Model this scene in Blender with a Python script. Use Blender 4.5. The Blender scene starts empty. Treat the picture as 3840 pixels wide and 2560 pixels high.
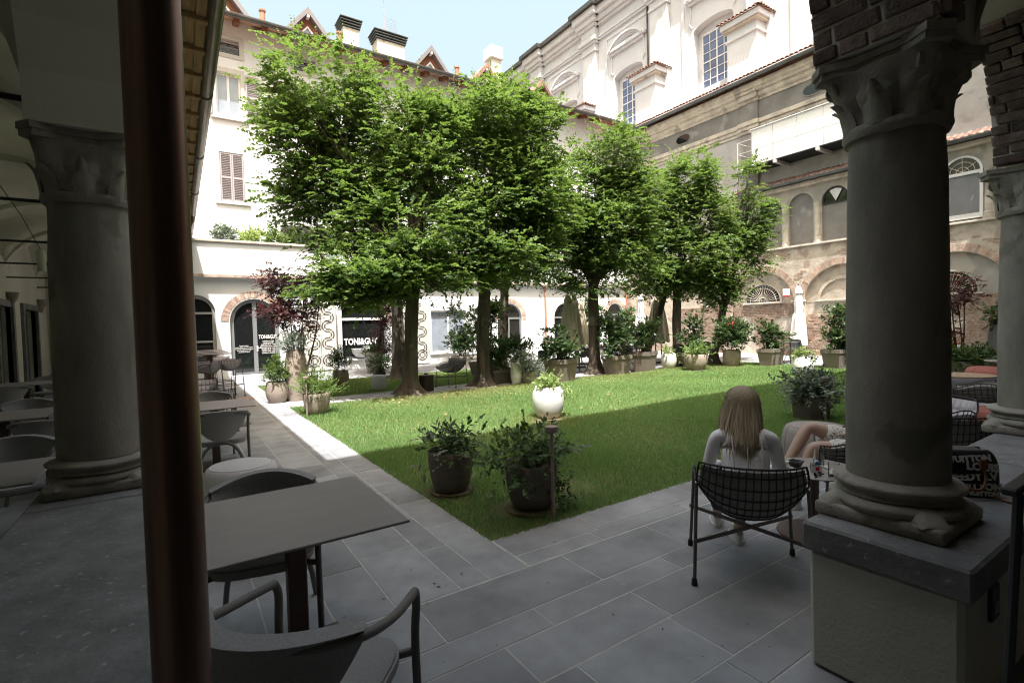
import bpy, math, random
import numpy as np
from mathutils import Vector, Matrix, noise
from mathutils.geometry import tessellate_polygon
random.seed(7); RNG = np.random.default_rng(11)
sc = bpy.context.scene; COL = sc.collection
# ------------------------------------------------------------------ camera
# axes of the courtyard: +Y runs along the left path, +X along the near arcade; camera stands in the corner bay
RIGHT = Vector((0.8331, -0.5526, -0.0270)); DOWN = Vector((-0.0401, -0.0116, -0.9991)); FWD = Vector((0.5518, 0.8334, -0.0319))
cam = bpy.data.cameras.new('camera'); co = bpy.data.objects.new('camera', cam); COL.objects.link(co)
cam.sensor_width = 36; cam.lens = 17.682; cam.clip_start = 0.05; cam.clip_end = 600
m = Matrix.Identity(4)
FWD.normalize(); RIGHT = (RIGHT - FWD*RIGHT.dot(FWD)).normalized(); UP = -(FWD.cross(RIGHT)).normalized()
if UP.z < 0: UP = -UP
for i in range(3): m[i][0], m[i][1], m[i][2] = RIGHT[i], UP[i], -FWD[i]
m.translation = (0, 0, 1.6); co.matrix_world = m; sc.camera = co
# ------------------------------------------------------------------ light
SUNRAY = Vector((.18, .38, -1)).normalized()
w = bpy.data.worlds.new('World'); sc.world = w; w.use_nodes = True
nt = w.node_tree; bg = nt.nodes['Background']; sky = nt.nodes.new('ShaderNodeTexSky'); sky.sky_type = 'NISHITA'
sky.sun_disc = False; sky.sun_elevation = math.radians(67.2); sky.sun_rotation = math.radians(-154.7)
sky.air_density = 2.9; sky.dust_density = 10.0; sky.ozone_density = 1.6; sky.altitude = 0
nt.links.new(sky.outputs[0], bg.inputs[0]); bg.inputs[1].default_value = 0.15
sun = bpy.data.lights.new('sun', 'SUN'); sun.energy = 4.5; sun.angle = math.radians(.53); sun.color = (1, .985, .962)
so = bpy.data.objects.new('sun', sun); COL.objects.link(so); so.rotation_euler = SUNRAY.to_track_quat('-Z', 'Y').to_euler(); so.location = (-4, -8, 24)
sc.view_settings.view_transform = 'Standard'; sc.view_settings.look = 'None'; sc.view_settings.gamma = 1
sc.view_settings.exposure = 1.2; sc.view_settings.use_curve_mapping = False
sc.render.engine = 'CYCLES'; sc.cycles.use_denoising = True; sc.cycles.max_bounces = 7; sc.cycles.diffuse_bounces = 4
sc.cycles.glossy_bounces = 3; sc.cycles.transmission_bounces = 5; sc.cycles.transparent_max_bounces = 6
sc.cycles.caustics_reflective = False; sc.cycles.caustics_refractive = False; sc.cycles.sample_clamp_indirect = 6; sc.cycles.filter_width = 1.1
# ------------------------------------------------------------------ helpers
def tag(o, label=None, cat=None, group=None, kind=None):
    if label: o['label'] = label
    if cat: o['category'] = cat
    if group: o['group'] = group
    if kind: o['kind'] = kind
    return o
def thing(name, label, cat, loc=(0, 0, 0), rz=0, group=None):
    o = bpy.data.objects.new(name, None); COL.objects.link(o); o.location = loc; o.rotation_euler = (0, 0, rz)
    o.empty_display_size = .1
    return tag(o, label, cat, group)
def inst(mesh, name, parent=None, mat4=None, world=False):
    o = bpy.data.objects.new(name, mesh); COL.objects.link(o)
    if parent is not None:
        o.parent = parent
        if world and parent.type == 'EMPTY': o.matrix_parent_inverse = parent.matrix_basis.inverted()
    if mat4 is not None: o.matrix_basis = mat4
    return o
def copy_tree(o, parent=None):
    c = o.copy(); COL.objects.link(c)
    if parent is not None:
        c.parent = parent; c.matrix_parent_inverse = o.matrix_parent_inverse.copy()
    for ch in list(o.children): copy_tree(ch, c)
    return c
def place(o, loc, rz=0, label=None, scale=None):
    o.location = loc; o.rotation_euler = (0, 0, rz)
    if label: o['label'] = label
    if scale: o.scale = scale
    return o
def T(x, y, z): return Matrix.Translation((x, y, z))
def RZ(a): return Matrix.Rotation(a, 4, 'Z')
def RX(a): return Matrix.Rotation(a, 4, 'X')
def RY(a): return Matrix.Rotation(a, 4, 'Y')
def S(x, y, z): return Matrix.Diagonal((x, y, z, 1))
def FY(y): return Matrix(((1, 0, 0, 0), (0, 0, 1, y), (0, 1, 0, 0), (0, 0, 0, 1)))      # (u,v,w)->(u, y+w, v)
def FX(x): return Matrix(((0, 0, 1, x), (1, 0, 0, 0), (0, 1, 0, 0), (0, 0, 0, 1)))      # (u,v,w)->(x+w, u, v)
class MB:
    def __init__(s): s.v = []; s.f = []
    def add(s, vs, fs, M=None):
        n = len(s.v)
        s.v += [tuple(M @ Vector(p)) for p in vs] if M is not None else [tuple(p) for p in vs]
        s.f += [tuple(i+n for i in q) for q in fs]; return s
    def box(s, x0, x1, y0, y1, z0, z1, M=None):
        return s.add([(x, y, z) for z in (z0, z1) for y in (y0, y1) for x in (x0, x1)],
                     [(0, 2, 3, 1), (4, 5, 7, 6), (0, 1, 5, 4), (2, 6, 7, 3), (0, 4, 6, 2), (1, 3, 7, 5)], M)
    def rbox(s, x0, x1, y0, y1, z0, z1, b=.01, M=None):      # box with chamfered edges
        x = (x0, x0+b, x1-b, x1); y = (y0, y0+b, y1-b, y1); z = (z0, z0+b, z1-b, z1)
        def ring(zz, k): return [(x[1-k], y[0+0] if k else y[1], zz)] 
        def loop(xa, xb, ya, yb, c, zz): return [(xa+c, ya, zz), (xb-c, ya, zz), (xb, ya+c, zz), (xb, yb-c, zz), (xb-c, yb, zz), (xa+c, yb, zz), (xa, yb-c, zz), (xa, ya+c, zz)]
        L = [loop(x[1], x[2], y[1], y[2], b*.4, z0), loop(x0, x1, y0, y1, b, z[1]), loop(x0, x1, y0, y1, b, z[2]), loop(x[1], x[2], y[1], y[2], b*.4, z1)]
        vs = sum(L, []); fs = [tuple(range(7, -1, -1)), tuple(range(24, 32))]
        for k in range(3):
            for i in range(8): j = (i+1) % 8; fs.append((k*8+i, k*8+j, k*8+8+j, k*8+8+i))
        return s.add(vs, fs, M)
    def tube(s, pts, r, n=8, closed=False, M=None):
        P = [Vector(p) for p in pts]; k = len(P); R = r if isinstance(r, (list, tuple)) else [r]*k
        vs = []; fs = []; up = None
        for i in range(k):
            if closed: t = P[(i+1) % k]-P[i-1]
            else: t = P[min(i+1, k-1)]-P[max(i-1, 0)]
            t.normalize()
            if up is None: up = Vector((0, 0, 1)) if abs(t.z) < .9 else Vector((1, 0, 0))
            a = t.cross(up).normalized(); up = a.cross(t).normalized()
            for j in range(n):
                q = 2*math.pi*j/n; vs.append(P[i]+(a*math.cos(q)+up*math.sin(q))*R[i])
        for i in range(k if closed else k-1):
            for j in range(n):
                a0 = i*n+j; a1 = i*n+(j+1) % n; b0 = ((i+1) % k)*n+j; b1 = ((i+1) % k)*n+(j+1) % n
                fs.append((a0, a1, b1, b0))
        if not closed: fs += [tuple(range(n-1, -1, -1)), tuple(range((k-1)*n, k*n))]
        return s.add(vs, fs, M)
    def lathe(s, prof, n=24, c=(0, 0), M=None, cap=True):
        vs = [(c[0]+r*math.cos(2*math.pi*j/n), c[1]+r*math.sin(2*math.pi*j/n), z) for r, z in prof for j in range(n)]
        fs = [(i*n+j, i*n+(j+1) % n, (i+1)*n+(j+1) % n, (i+1)*n+j) for i in range(len(prof)-1) for j in range(n)]
        if cap: fs += [tuple(range(n-1, -1, -1)), tuple(range((len(prof)-1)*n, len(prof)*n))]
        return s.add(vs, fs, M)
    def grid(s, fn, nu, nv, M=None):
        vs = [fn(i/nu, j/nv) for j in range(nv+1) for i in range(nu+1)]
        fs = [(j*(nu+1)+i, j*(nu+1)+i+1, (j+1)*(nu+1)+i+1, (j+1)*(nu+1)+i) for j in range(nv) for i in range(nu)]
        return s.add(vs, fs, M)
    def plate(s, loops, t, M=None):     # flat outline with holes, thickness t along w
        L = [[Vector((p[0], p[1], 0)) for p in lp] for lp in loops]
        tri = tessellate_polygon(L); flat = [p for lp in L for p in lp]; n = len(flat)
        vs = [(p.x, p.y, 0) for p in flat]+[(p.x, p.y, t) for p in flat]
        fs = [tuple(q) for q in tri]+[tuple(i+n for i in reversed(q)) for q in tri]
        k = 0
        for lp in L:
            for i in range(len(lp)):
                a = k+i; b = k+(i+1) % len(lp); fs.append((a, b, b+n, a+n))
            k += len(lp)
        return s.add(vs, fs, M)
    def mesh(s, name, mat=None, smooth=None):
        me = bpy.data.meshes.new(name); me.from_pydata([tuple(p) for p in s.v], [], s.f); me.update()
        if mat: me.materials.append(mat)
        if smooth:
            me.polygons.foreach_set('use_smooth', [True]*len(me.polygons)); me.set_sharp_from_angle(angle=math.radians(smooth))
        return me
    def build(s, name, mat, parent=None, smooth=None, world=False, mat4=None):
        return inst(s.mesh(name, mat, smooth), name, parent, mat4, world)
def wobble(mb, amp, freq=3, seed=0):
    o = Vector((seed*3.1, seed*7.7, 0))
    mb.v = [tuple(Vector(p)+noise.noise_vector(Vector(p)*freq+o)*amp) for p in mb.v]; return mb
def arch(u0, u1, v0, vs, n=14, rise=None):
    c = (u0+u1)/2; r = (u1-u0)/2; rise = r if rise is None else rise
    return [(u0, v0), (u1, v0)]+[(c+r*math.cos(math.pi*i/n), vs+rise*math.sin(math.pi*i/n)) for i in range(n+1)]
def rect(u0, u1, v0, v1): return [(u0, v0), (u1, v0), (u1, v1), (u0, v1)]
def fast_mesh(name, V, nper, mat, attrs=None, smooth=False, F=None):
    """V (k*nper,3) verts; every nper verts form one polygon"""
    me = bpy.data.meshes.new(name); n = len(V); k = n//nper if F is None else len(F)
    me.vertices.add(n); me.vertices.foreach_set('co', np.asarray(V, np.float32).ravel())
    idx = np.arange(n, dtype=np.int32) if F is None else np.asarray(F, np.int32).ravel(); w_ = nper if F is None else F.shape[1]
    me.loops.add(len(idx)); me.loops.foreach_set('vertex_index', idx)
    me.polygons.add(k); me.polygons.foreach_set('loop_start', np.arange(0, len(idx), w_, dtype=np.int32))
    if smooth: me.polygons.foreach_set('use_smooth', np.ones(k, bool))
    for a, val in (attrs or {}).items():
        at = me.attributes.new(a, 'FLOAT', 'POINT'); at.data.foreach_set('value', np.asarray(val, np.float32))
    me.update(); me.validate(); me.materials.append(mat); return me
# ------------------------------------------------------------------ materials
MATS = {}
def M_(name, col, rough=.85, var=.18, scale=3., bump=.0, bscale=60., metal=0., col2=None, spec=.3, rnd=0., lo=.35, hi=.65, detail=6, spots=None, stretch=None, coat=0, trans=0, alpha=None, ior=None):
    if name in MATS: return MATS[name]
    mt = bpy.data.materials.new(name); mt.use_nodes = True; nt = mt.node_tree; N = nt.nodes; L = nt.links; b = N['Principled BSDF']
    geo = N.new('ShaderNodeNewGeometry'); src = geo.outputs['Position']
    if stretch:
        mp = N.new('ShaderNodeMapping'); mp.inputs['Scale'].default_value = stretch; L.new(src, mp.inputs[0]); src = mp.outputs[0]
    nz = N.new('ShaderNodeTexNoise'); nz.inputs['Scale'].default_value = scale; nz.inputs['Detail'].default_value = detail; nz.inputs['Roughness'].default_value = .62
    L.new(src, nz.inputs['Vector'])
    rp = N.new('ShaderNodeValToRGB'); rp.color_ramp.elements[0].position = lo; rp.color_ramp.elements[1].position = hi
    c = np.array(col); c1 = c*(1-var) if col2 is None else c; c2 = np.minimum(c*(1+var), .95) if col2 is None else np.array(col2)
    rp.color_ramp.elements[0].color = (*c1, 1); rp.color_ramp.elements[1].color = (*c2, 1); L.new(nz.outputs['Fac'], rp.inputs[0]); out = rp.outputs[0]
    if spots:      # (colour, scale, threshold) : stains with a shape of their own
        sp = N.new('ShaderNodeTexNoise'); sp.inputs['Scale'].default_value = spots[1]; sp.inputs['Detail'].default_value = 5; L.new(geo.outputs['Position'], sp.inputs['Vector'])
        r2 = N.new('ShaderNodeValToRGB'); r2.color_ramp.elements[0].position = spots[2]; r2.color_ramp.elements[1].position = spots[2]+.05; L.new(sp.outputs['Fac'], r2.inputs[0])
        mx = N.new('ShaderNodeMix'); mx.data_type = 'RGBA'; L.new(r2.outputs[0], mx.inputs['Factor']); L.new(out, mx.inputs['A']); mx.inputs['B'].default_value = (*spots[0], 1); out = mx.outputs['Result']
    if rnd:
        oi = N.new('ShaderNodeObjectInfo'); mr = N.new('ShaderNodeMapRange'); mr.inputs['To Min'].default_value = 1-rnd; mr.inputs['To Max'].default_value = 1+rnd
        L.new(oi.outputs['Random'], mr.inputs['Value']); hs = N.new('ShaderNodeHueSaturation'); L.new(mr.outputs[0], hs.inputs['Value']); L.new(out, hs.inputs['Color']); out = hs.outputs[0]
    L.new(out, b.inputs['Base Color'])
    b.inputs['Roughness'].default_value = rough; b.inputs['Metallic'].default_value = metal; b.inputs['Specular IOR Level'].default_value = spec
    if coat: b.inputs['Coat Weight'].default_value = coat
    if trans: b.inputs['Transmission Weight'].default_value = trans
    if ior: b.inputs['IOR'].default_value = ior
    if bump:
        n2 = N.new('ShaderNodeTexNoise'); n2.inputs['Scale'].default_value = bscale; n2.inputs['Detail'].default_value = 5; L.new(src, n2.inputs['Vector'])
        bp = N.new('ShaderNodeBump'); bp.inputs['Strength'].default_value = bump; bp.inputs['Distance'].default_value = .02; L.new(n2.outputs['Fac'], bp.inputs['Height']); L.new(bp.outputs[0], b.inputs['Normal'])
    MATS[name] = mt; return mt
def leaf_mat(name, c1, c2, tr, trw=.45, rough=.5, c3=None, spec=.35):
    mt = bpy.data.materials.new(name); mt.use_nodes = True; nt = mt.node_tree; N = nt.nodes; L = nt.links; b = N['Principled BSDF']
    at = N.new('ShaderNodeAttribute'); at.attribute_name = 'rnd'
    rp = N.new('ShaderNodeValToRGB'); rp.color_ramp.elements[0].color = (*c1, 1); rp.color_ramp.elements[1].color = (*c2, 1); L.new(at.outputs['Fac'], rp.inputs[0])
    L.new(rp.outputs[0], b.inputs['Base Color']); b.inputs['Roughness'].default_value = rough; b.inputs['Specular IOR Level'].default_value = spec
    if c3: e_ = rp.color_ramp.elements.new(.72); e_.color = (*c2, 1); rp.color_ramp.elements[2].color = (*c3, 1)
    t = N.new('ShaderNodeBsdfTranslucent'); t.inputs[0].default_value = (*tr, 1); mx = N.new('ShaderNodeMixShader'); mx.inputs[0].default_value = trw
    L.new(b.outputs[0], mx.inputs[1]); L.new(t.outputs[0], mx.inputs[2]); L.new(mx.outputs[0], N['Material Output'].inputs[0]); return mt
STUC_W = M_('white_stucco', (.67, .68, .69), var=.05, scale=1.2, bump=.06, bscale=40)
STUC_UP = M_('upper_stucco', (.67, .68, .70), var=.04, scale=.8, bump=.04, bscale=30)
PORT = M_('portico_plaster', (.60, .58, .50), var=.06, scale=1.4, bump=.08, bscale=50)
STONE = M_('column_stone', (.27, .25, .215), var=.24, scale=4, stretch=(1, 1, .4), bump=.16, bscale=90, spots=((.20, .185, .155), 3, .60))
STONEC = M_('carved_stone', (.30, .275, .235), var=.2, scale=6, bump=.25, bscale=60, spots=((.2, .18, .15), 5, .64))
COPING = M_('coping_stone', (.185, .18, .18), var=.25, scale=5, bump=.25, bscale=45, spots=((.34, .335, .34), 30, .64), rough=.7)
PAVE = M_('paving_stone', (.275, .277, .292), var=.2, scale=2.2, bump=.08, bscale=60, rnd=.16, rough=.75, spots=((.36, .36, .37), 7, .70))
MORTAR = M_('mortar', (.44, .435, .425), var=.15, scale=8, bump=.2)
SOIL = M_('soil', (.16, .12, .08), var=.35, scale=5, bump=.4, bscale=30)
COPPER = M_('copper_pipe', (.155, .09, .07), var=.35, scale=2, metal=.85, rough=.38, stretch=(9, 9, .25), spec=.5)
GUTM = M_('dark_gutter', (.11, .105, .10), var=.2, scale=2, metal=.6, rough=.42)
GUTG = M_('grey_gutter', (.12, .13, .13), var=.2, scale=2, metal=.5, rough=.5)
WOOD = M_('soffit_wood', (.30, .19, .11), var=.3, scale=3, stretch=(8, .6, 8), bump=.2, bscale=20)
RAFTER = M_('rafter_wood', (.20, .09, .055), var=.25, scale=4)
IRON = M_('dark_iron', (.04, .04, .042), var=.2, rough=.55, metal=.4)
FRAME = M_('grey_frame', (.19, .20, .21), var=.06, rough=.5)
GLASS_D = M_('dark_glass', (.012, .014, .015), var=.1, rough=.04, spec=.6, coat=.3)
GLASS_B = M_('church_glass_sky_blue', (.13, .16, .26), var=.25, scale=1, rough=.12, spec=.6)  # blue of the reflected sky is put into the pane colour
GLASS_S = M_('sky_glass', (.30, .34, .40), var=.1, rough=.05, spec=.8)
BLIND = M_('blind', (.22, .22, .23), var=.1, scale=2)
SHUT = M_('shutter_paint', (.36, .325, .345), var=.06, rough=.6)
BRICK = M_('brick', (.43, .315, .26), var=.25, scale=9, bump=.3, bscale=40, rnd=.28)
BRICK_OLD = M_('old_brick', (.36, .235, .175), var=.25, scale=5, bump=.5, bscale=35, rnd=.3, col2=(.50, .40, .33))
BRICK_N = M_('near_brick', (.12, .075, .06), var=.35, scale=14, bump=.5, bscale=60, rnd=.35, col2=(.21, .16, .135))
MORT_W = M_('wall_mortar', (.54, .485, .42), var=.25, scale=4, bump=.35, bscale=25)
RENDER_T = M_('tan_render', (.50, .435, .36), var=.2, scale=2.2, bump=.7, bscale=9, spots=((.36, .285, .235), 1.3, .56))
RENDER_G = M_('grey_render', (.38, .35, .315), var=.2, scale=1.3, bump=.2, bscale=16, spots=((.48, .43, .37), 1.1, .56))
RENDER_D = M_('dark_render', (.24, .225, .21), var=.16, scale=1.2, bump=.12, bscale=20, spots=((.33, .31, .29), .8, .6))
CORNICE = M_('aged_cornice', (.54, .485, .41), var=.22, scale=2.2, bump=.35, bscale=9, spots=((.36, .32, .27), 1.3, .58))
CHURCH = M_('church_plaster', (.655, .67, .70), var=.05, scale=.7, bump=.05, bscale=20, spots=((.57, .58, .60), .5, .64))
TILE = M_('clay_tile', (.25, .15, .118), var=.3, scale=6, rnd=.3, bump=.2)
SLATE = M_('metal_roof', (.23, .21, .22), var=.08, rough=.45, metal=.2)
WHITE = M_('white_paint', (.78, .77, .76), var=.04, rough=.5)
# ------------------------------------------------------------------ ground and paving
def struct(o, label=None):
    o['kind'] = 'structure'
    if label: o['label'] = label
    return o
g = MB().box(-120, 140, -120, 140, -.4, -.05).build('ground', SOIL); struct(g, 'bare earth under the courtyard')
UNIT = MB().rbox(-.5, .5, -.5, .5, -1, 0, .004).mesh('paving_slab', PAVE)
def paving(name, label, x0, x1, y0, y1):
    o = MB().box(x0, x1, y0, y1, -.04, -.0022).build(name, MORTAR); return struct(o, label)
def slab(par, x0, x1, y0, y1, g=.0058):
    z = random.uniform(-.0015, .001)
    o = inst(UNIT, 'paving_slab', par, T((x0+x1)/2, (y0+y1)/2, z) @ S(x1-x0-2*g, y1-y0-2*g, .03)); return o
def run(par, a0, a1, b0, b1, along, lo=.45, hi=1.05):
    a = a0
    while a < a1-.05:
        n = min(a+random.uniform(lo, hi), a1)
        if a1-n < .25: n = a1
        slab(par, *((a, n, b0, b1) if along == 'x' else (b0, b1, a, n))); a = n
pl = paving('pavement_left', 'grey stone path along the left arcade', -.1, 1.885, 2.712, 20.7)
XS = [-.095, .33, .655, .98, 1.38, 1.585, 1.88]
for i in range(6): run(pl, 2.715, 20.69, XS[i], XS[i+1], 'y', .5, 1.1)
pf = paving('pavement_front', 'grey stone path along the near arcade', -.6, 17.4, -.6, 2.711)
YS = [-.59, -.1, .42, .9, 1.2, 1.40, 1.785, 2.09, 2.29, 2.705]
for i in range(9): run(pf, -.59, 17.39, YS[i], YS[i+1], 'x', .55, 1.25)
pf2 = paving('pavement_border', 'stone border along the near edge of the lawn', 1.886, 17.4, 2.712, 3.2)
for a, b in ((2.715, 2.88), (2.88, 3.195)): run(pf2, 1.89, 17.39, a, b, 'x', .6, 1.3)
pc = paving('cross_path', 'stone path crossing between the two lawns under the trees', 1.886, 9.0, 11.3, 12.45)
for a, b in ((11.305, 11.7), (11.7, 12.1), (12.1, 12.445)): run(pc, 1.89, 8.99, a, b, 'x', .6, 1.2)
pt = paving('terrace_paving', 'pale stone terrace by the hairdresser front', 1.886, 21.8, 16.6, 20.7)
for i in range(4): run(pt, 1.89, 21.79, 16.605+i*1.02, 16.605+(i+1)*1.02, 'x', .9, 1.5)
pt2 = paving('dining_terrace', 'stone terrace behind the planters', 9.001, 21.8, 11.6, 16.599)
for i in range(4): run(pt2, 9.01, 21.79, 11.605+i*1.247, 11.605+(i+1)*1.247, 'x', .9, 1.6)
pr = paving('pavement_right', 'stone path below the old brick wall', 17.401, 21.8, -.6, 11.599)
for i in range(10): run(pr, 17.41, 21.79, -.59+i*1.2, -.59+(i+1)*1.2, 'x', .9, 1.5)
pi_ = paving('portico_floor', 'dark stone floor inside the left portico', -3.6, -.101, -3.2, 20.7)
run(pi_, -3.19, 20.69, -.74, -.11, 'y', .8, 1.2)
for i in range(4): run(pi_, -3.19, 20.69, -3.55+i*.7, -3.55+(i+1)*.7, 'y', .8, 1.3)
# ------------------------------------------------------------------ columns
def capital_mb(r0, a, h, seed=0, n=48, m=14, vol=True):
    mb = MB(); vs = []; fs = []
    for j in range(m+1):
        t = j/m; k = t**2.6; p = 2+k*5
        half = r0+(a-r0)*(.10*math.sin(t*9)*(.3 if t < .8 else 0)*0+t**1.9)
        for i in range(n):
            q = 2*math.pi*i/n; c, s_ = math.cos(q), math.sin(q)
            rr = half*(abs(c)**p+abs(s_)**p)**(-1/p)
            rr = rr*(1-k)+(min(rr, half*1.30))*k
            leaf = .014*math.sin(t*math.pi)*(abs(math.cos(4*q))**.5*2-1)
            if .38 < t < .6: leaf += .012*abs(math.cos(2*q))
            rr += leaf; vs.append((rr*c, rr*s_, t*h*.8))
    for j in range(m):
        for i in range(n): fs.append((j*n+i, j*n+(i+1) % n, (j+1)*n+(i+1) % n, (j+1)*n+i))
    mb.add(vs, fs)
    # abacus with concave sides
    ab = []
    for i in range(4):
        q = math.pi/4+i*math.pi/2
        c = Vector((math.cos(q), math.sin(q), 0))*a*1.40; d = Vector((-math.sin(q), math.cos(q), 0))*.05
        ab += [c-d, c+d]
        nx = Vector((math.cos(q+math.pi/2), math.sin(q+math.pi/2), 0))*a*1.40
        for s_ in (.3, .5, .7): p = c.lerp(nx, s_); ab.append(p*(1-.10*math.sin(s_*math.pi)))
    mb.plate([[(p.x, p.y) for p in ab]], h*.09, T(0, 0, h*.80)); mb.plate([[(p.x*1.04, p.y*1.04) for p in ab]], h*.105, T(0, 0, h*.891))
    # corner volutes
    for i in range(4 if vol else 0):
        q = math.pi/4+i*math.pi/2
        for sgn in (-1, 1):
            pts = []; rad = []
            for k in range(22):
                th = k*.55; rr = .072*math.exp(-.095*k)
                pts.append((rr*math.cos(th+.8), sgn*.035*(1-k/30), rr*math.sin(th+.8))); rad.append(.019*(1-k/26))
            mb.tube(pts, rad, 6, M=RZ(q) @ T(a*1.10, 0, h*.69) @ RZ(sgn*.5))
    # upright leaves
    for i in range(8):
        q = i*math.pi/4
        def lf(u, v, q=q):
            x = r0*1.03+.035*v**2+.04*max(0, v-.8)*3; y = (u-.5)*.11*(1-v**3*.75); bump_ = .022*(1-(2*u-1)**2)
            return Vector((x+bump_, y, .03*h+v*h*(.52 if i % 2 == 0 else .42)))
        mb.grid(lf, 6, 8, M=RZ(q))
    # astragal ring
    mb.lathe([(r0*.98, -.03), (r0*1.08, -.028), (r0*1.14, -.005), (r0*1.12, .018), (r0*1.0, .03)], n)
    return wobble(mb, .007, 9, seed)
def base_mb(r0, a, h, seed=0, spur=True):
    mb = MB()
    prof = [(a*.93, h*.29)]
    for k in range(9): q = -math.pi/2+math.pi*k/8; prof.append((a*.88+.06*h/.2*math.cos(q)*.8, h*.44+h*.15*math.sin(q)))
    prof += [(r0*1.20, h*.62), (r0*1.12, h*.70), (r0*1.14, h*.76)]
    for k in range(7): q = -math.pi/2+math.pi*k/6; prof.append((r0*1.13+.03*math.cos(q), h*.86+h*.09*math.sin(q)))
    prof += [(r0*1.05, h)]
    mb.lathe(prof, 40)
    if spur:
        for i in range(4):
            def sp(u, v):
                x = a*.78+v*a*.50; y = (u-.5)*.17*(1-.35*v); z = h*.28+h*(.34*(1-v)**.6+.05)*(1-(2*u-1)**2)**.45; return Vector((x, y, z))
            mb.grid(sp, 8, 6, M=RZ(math.pi/4+i*math.pi/2))
    wobble(wobble(mb, .006, 9, seed), .008, 2.6, seed+3)
    pl_ = MB(); pl_.rbox(-a, a, -a, a, 0, h*.32, .010)
    for i in range(4):
        q = math.pi/4+i*math.pi/2
    mb.add(pl_.v, pl_.f); return mb
def column(loc, label, r0=.2, ztop=2.42, zcap=2.75, a=.25, basez=.19, ab=.25, seed=0, detail=True):
    t = thing('stone_column', label, 'column', loc, 0, 'columns of the cloister arcade')
    h = ztop-loc[2]; sh = MB(); n = 40; vs = []; fs = []; mm = 20
    for j in range(mm+1):
        u = j/mm; z = basez+(h-basez)*u; r = r0*(1.0+.03*math.sin(u*math.pi)-.10*u)
        for i in range(n):
            q = 2*math.pi*i/n; vs.append((r*math.cos(q), r*math.sin(q), z))
    fs = [(j*n+i, j*n+(i+1) % n, (j+1)*n+(i+1) % n, (j+1)*n+i) for j in range(mm) for i in range(n)]
    sh.add(vs, fs); wobble(sh, .006, 4, seed); sh.build('shaft', STONE, t, 60)
    c = capital_mb(r0*.92, ab, zcap-ztop, seed, vol=loc[0] > 0).build('capital', STONEC, t, 50); c.location = (0, 0, h)
    base_mb(r0, a, basez, seed).build('base', STONEC, t, 50)
    return t
column((-.43, 4.05, .67), 'thick stone column with leafy capital behind the copper downpipe', .215, 2.42, 2.8, .25, .2, .235, 1)
for k in range(1, 6):
    column((-.43, 4.05+2.95*k, .67), 'stone column farther along the left arcade, hidden in part by the thick near column', .2, 2.42, 2.8, .24, .2, .23, k+4)
column((2.74, .95, .67), 'dark stone column with scrolled capital and broken base beside the seated woman', .195, 2.42, 2.74, .245, .2, .226, 2)
column((5.45, 1.0, .67), 'pale stone column on the parapet past the quilted wire chairs', .205, 2.36, 2.68, .245, .2, .235, 3)
# ------------------------------------------------------------------ left parapet and portico
pw = thing('parapet_wall', 'low parapet wall with worn grey stone coping under the left arcade', 'wall', (-.42, 10, 0))
MB().box(-.69, -.16, .3, 20.6, 0, .555).build('wall', PORT, pw, world=True)
y = .3
for i in range(9):
    n = y+[1.25, 2.1, 2.6, 2.3, 2.5, 2.4, 2.6, 2.4, 2.15][i]
    wobble(MB().rbox(-.745, -.095, y+.004, n-.004, .555, .67, .018), .003, 4, i).build('coping_stone', COPING, pw, world=True); y = n
po = thing('left_portico', 'cream plastered portico with vaults and iron tie rods along the left path', 'portico', (-1.8, 10, 0))
ys = [1.1+2.95*k for k in range(8)]
holes = []
outer = [(-1.2, 2.8)]
for k in range(8):
    a, b = ys[k]-2.95+.27, ys[k]-.27
    c = (a+b)/2; r = (b-a)/2
    outer += [(c-r*math.cos(math.pi*i/14), 2.8+r*1.0*math.sin(math.pi*i/14)) for i in range(15)]
    if k == 7: break
outer += [(21.9, 2.8), (21.9, 4.95), (-1.2, 4.95)]
outer[0] = (-1.9, 2.8); outer[-1] = (-1.9, 4.95)
MB().plate([outer], .46, FX(-.66)).build('arcade_wall', PORT, po, world=True)
def vault(xa, xb, ya, yb, zs, rise, nx=18, ny=18):
    def fn(u, v):
        x = xa+(xb-xa)*u; y = ya+(yb-ya)*v; p = 2*u-1; q = 2*v-1
        return Vector((x, y, zs+rise*max(math.sqrt(max(0, 1-p*p)), math.sqrt(max(0, 1-q*q)))))
    return MB().grid(fn, nx, ny)
vb = MB()
for k in range(7):
    ya, yb = 1.1+2.95*k+.13, 1.1+2.95*(k+1)-.13
    q = vault(-3.3, -.62, ya, yb, 2.82, 1.36); vb.add(q.v, q.f)
    vb.box(-3.3, -.6, ya-.262, ya-.001, 4.14, 4.5)
vb.build('vault', PORT, po, 40, world=True)
for k in range(7):      # transverse arches at each column
    yc = 1.1+2.95*k
    pts = [(-1.96-1.32*math.cos(math.pi*i/16), 2.8+1.30*math.sin(math.pi*i/16)) for i in range(17)]
    MB().plate([[(-3.29, 4.3)]+pts+[(-.63, 4.3)]], .26, FY(yc-.13)).build('transverse_arch', PORT, po, world=True)
MB().box(-3.6, -.2, -3.2, 21.9, 4.5, 4.9).build('attic_floor', PORT, po, world=True)
doors = [(9.9, 11.0), (14.9, 16.0), (17.05, 18.4)]
MB().plate([[(-3.2, 0), (21, 0), (21, 4.3), (-3.2, 4.3)]]+[rect(a, b, .02, 2.33) for a, b in doors], -.3, FX(-3.2)).build('back_wall', PORT, po, world=True)
MB().box(-3.2, -.75, 19.9, 20.2, 0, 4.3).build('end_wall', PORT, po, world=True)
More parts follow.
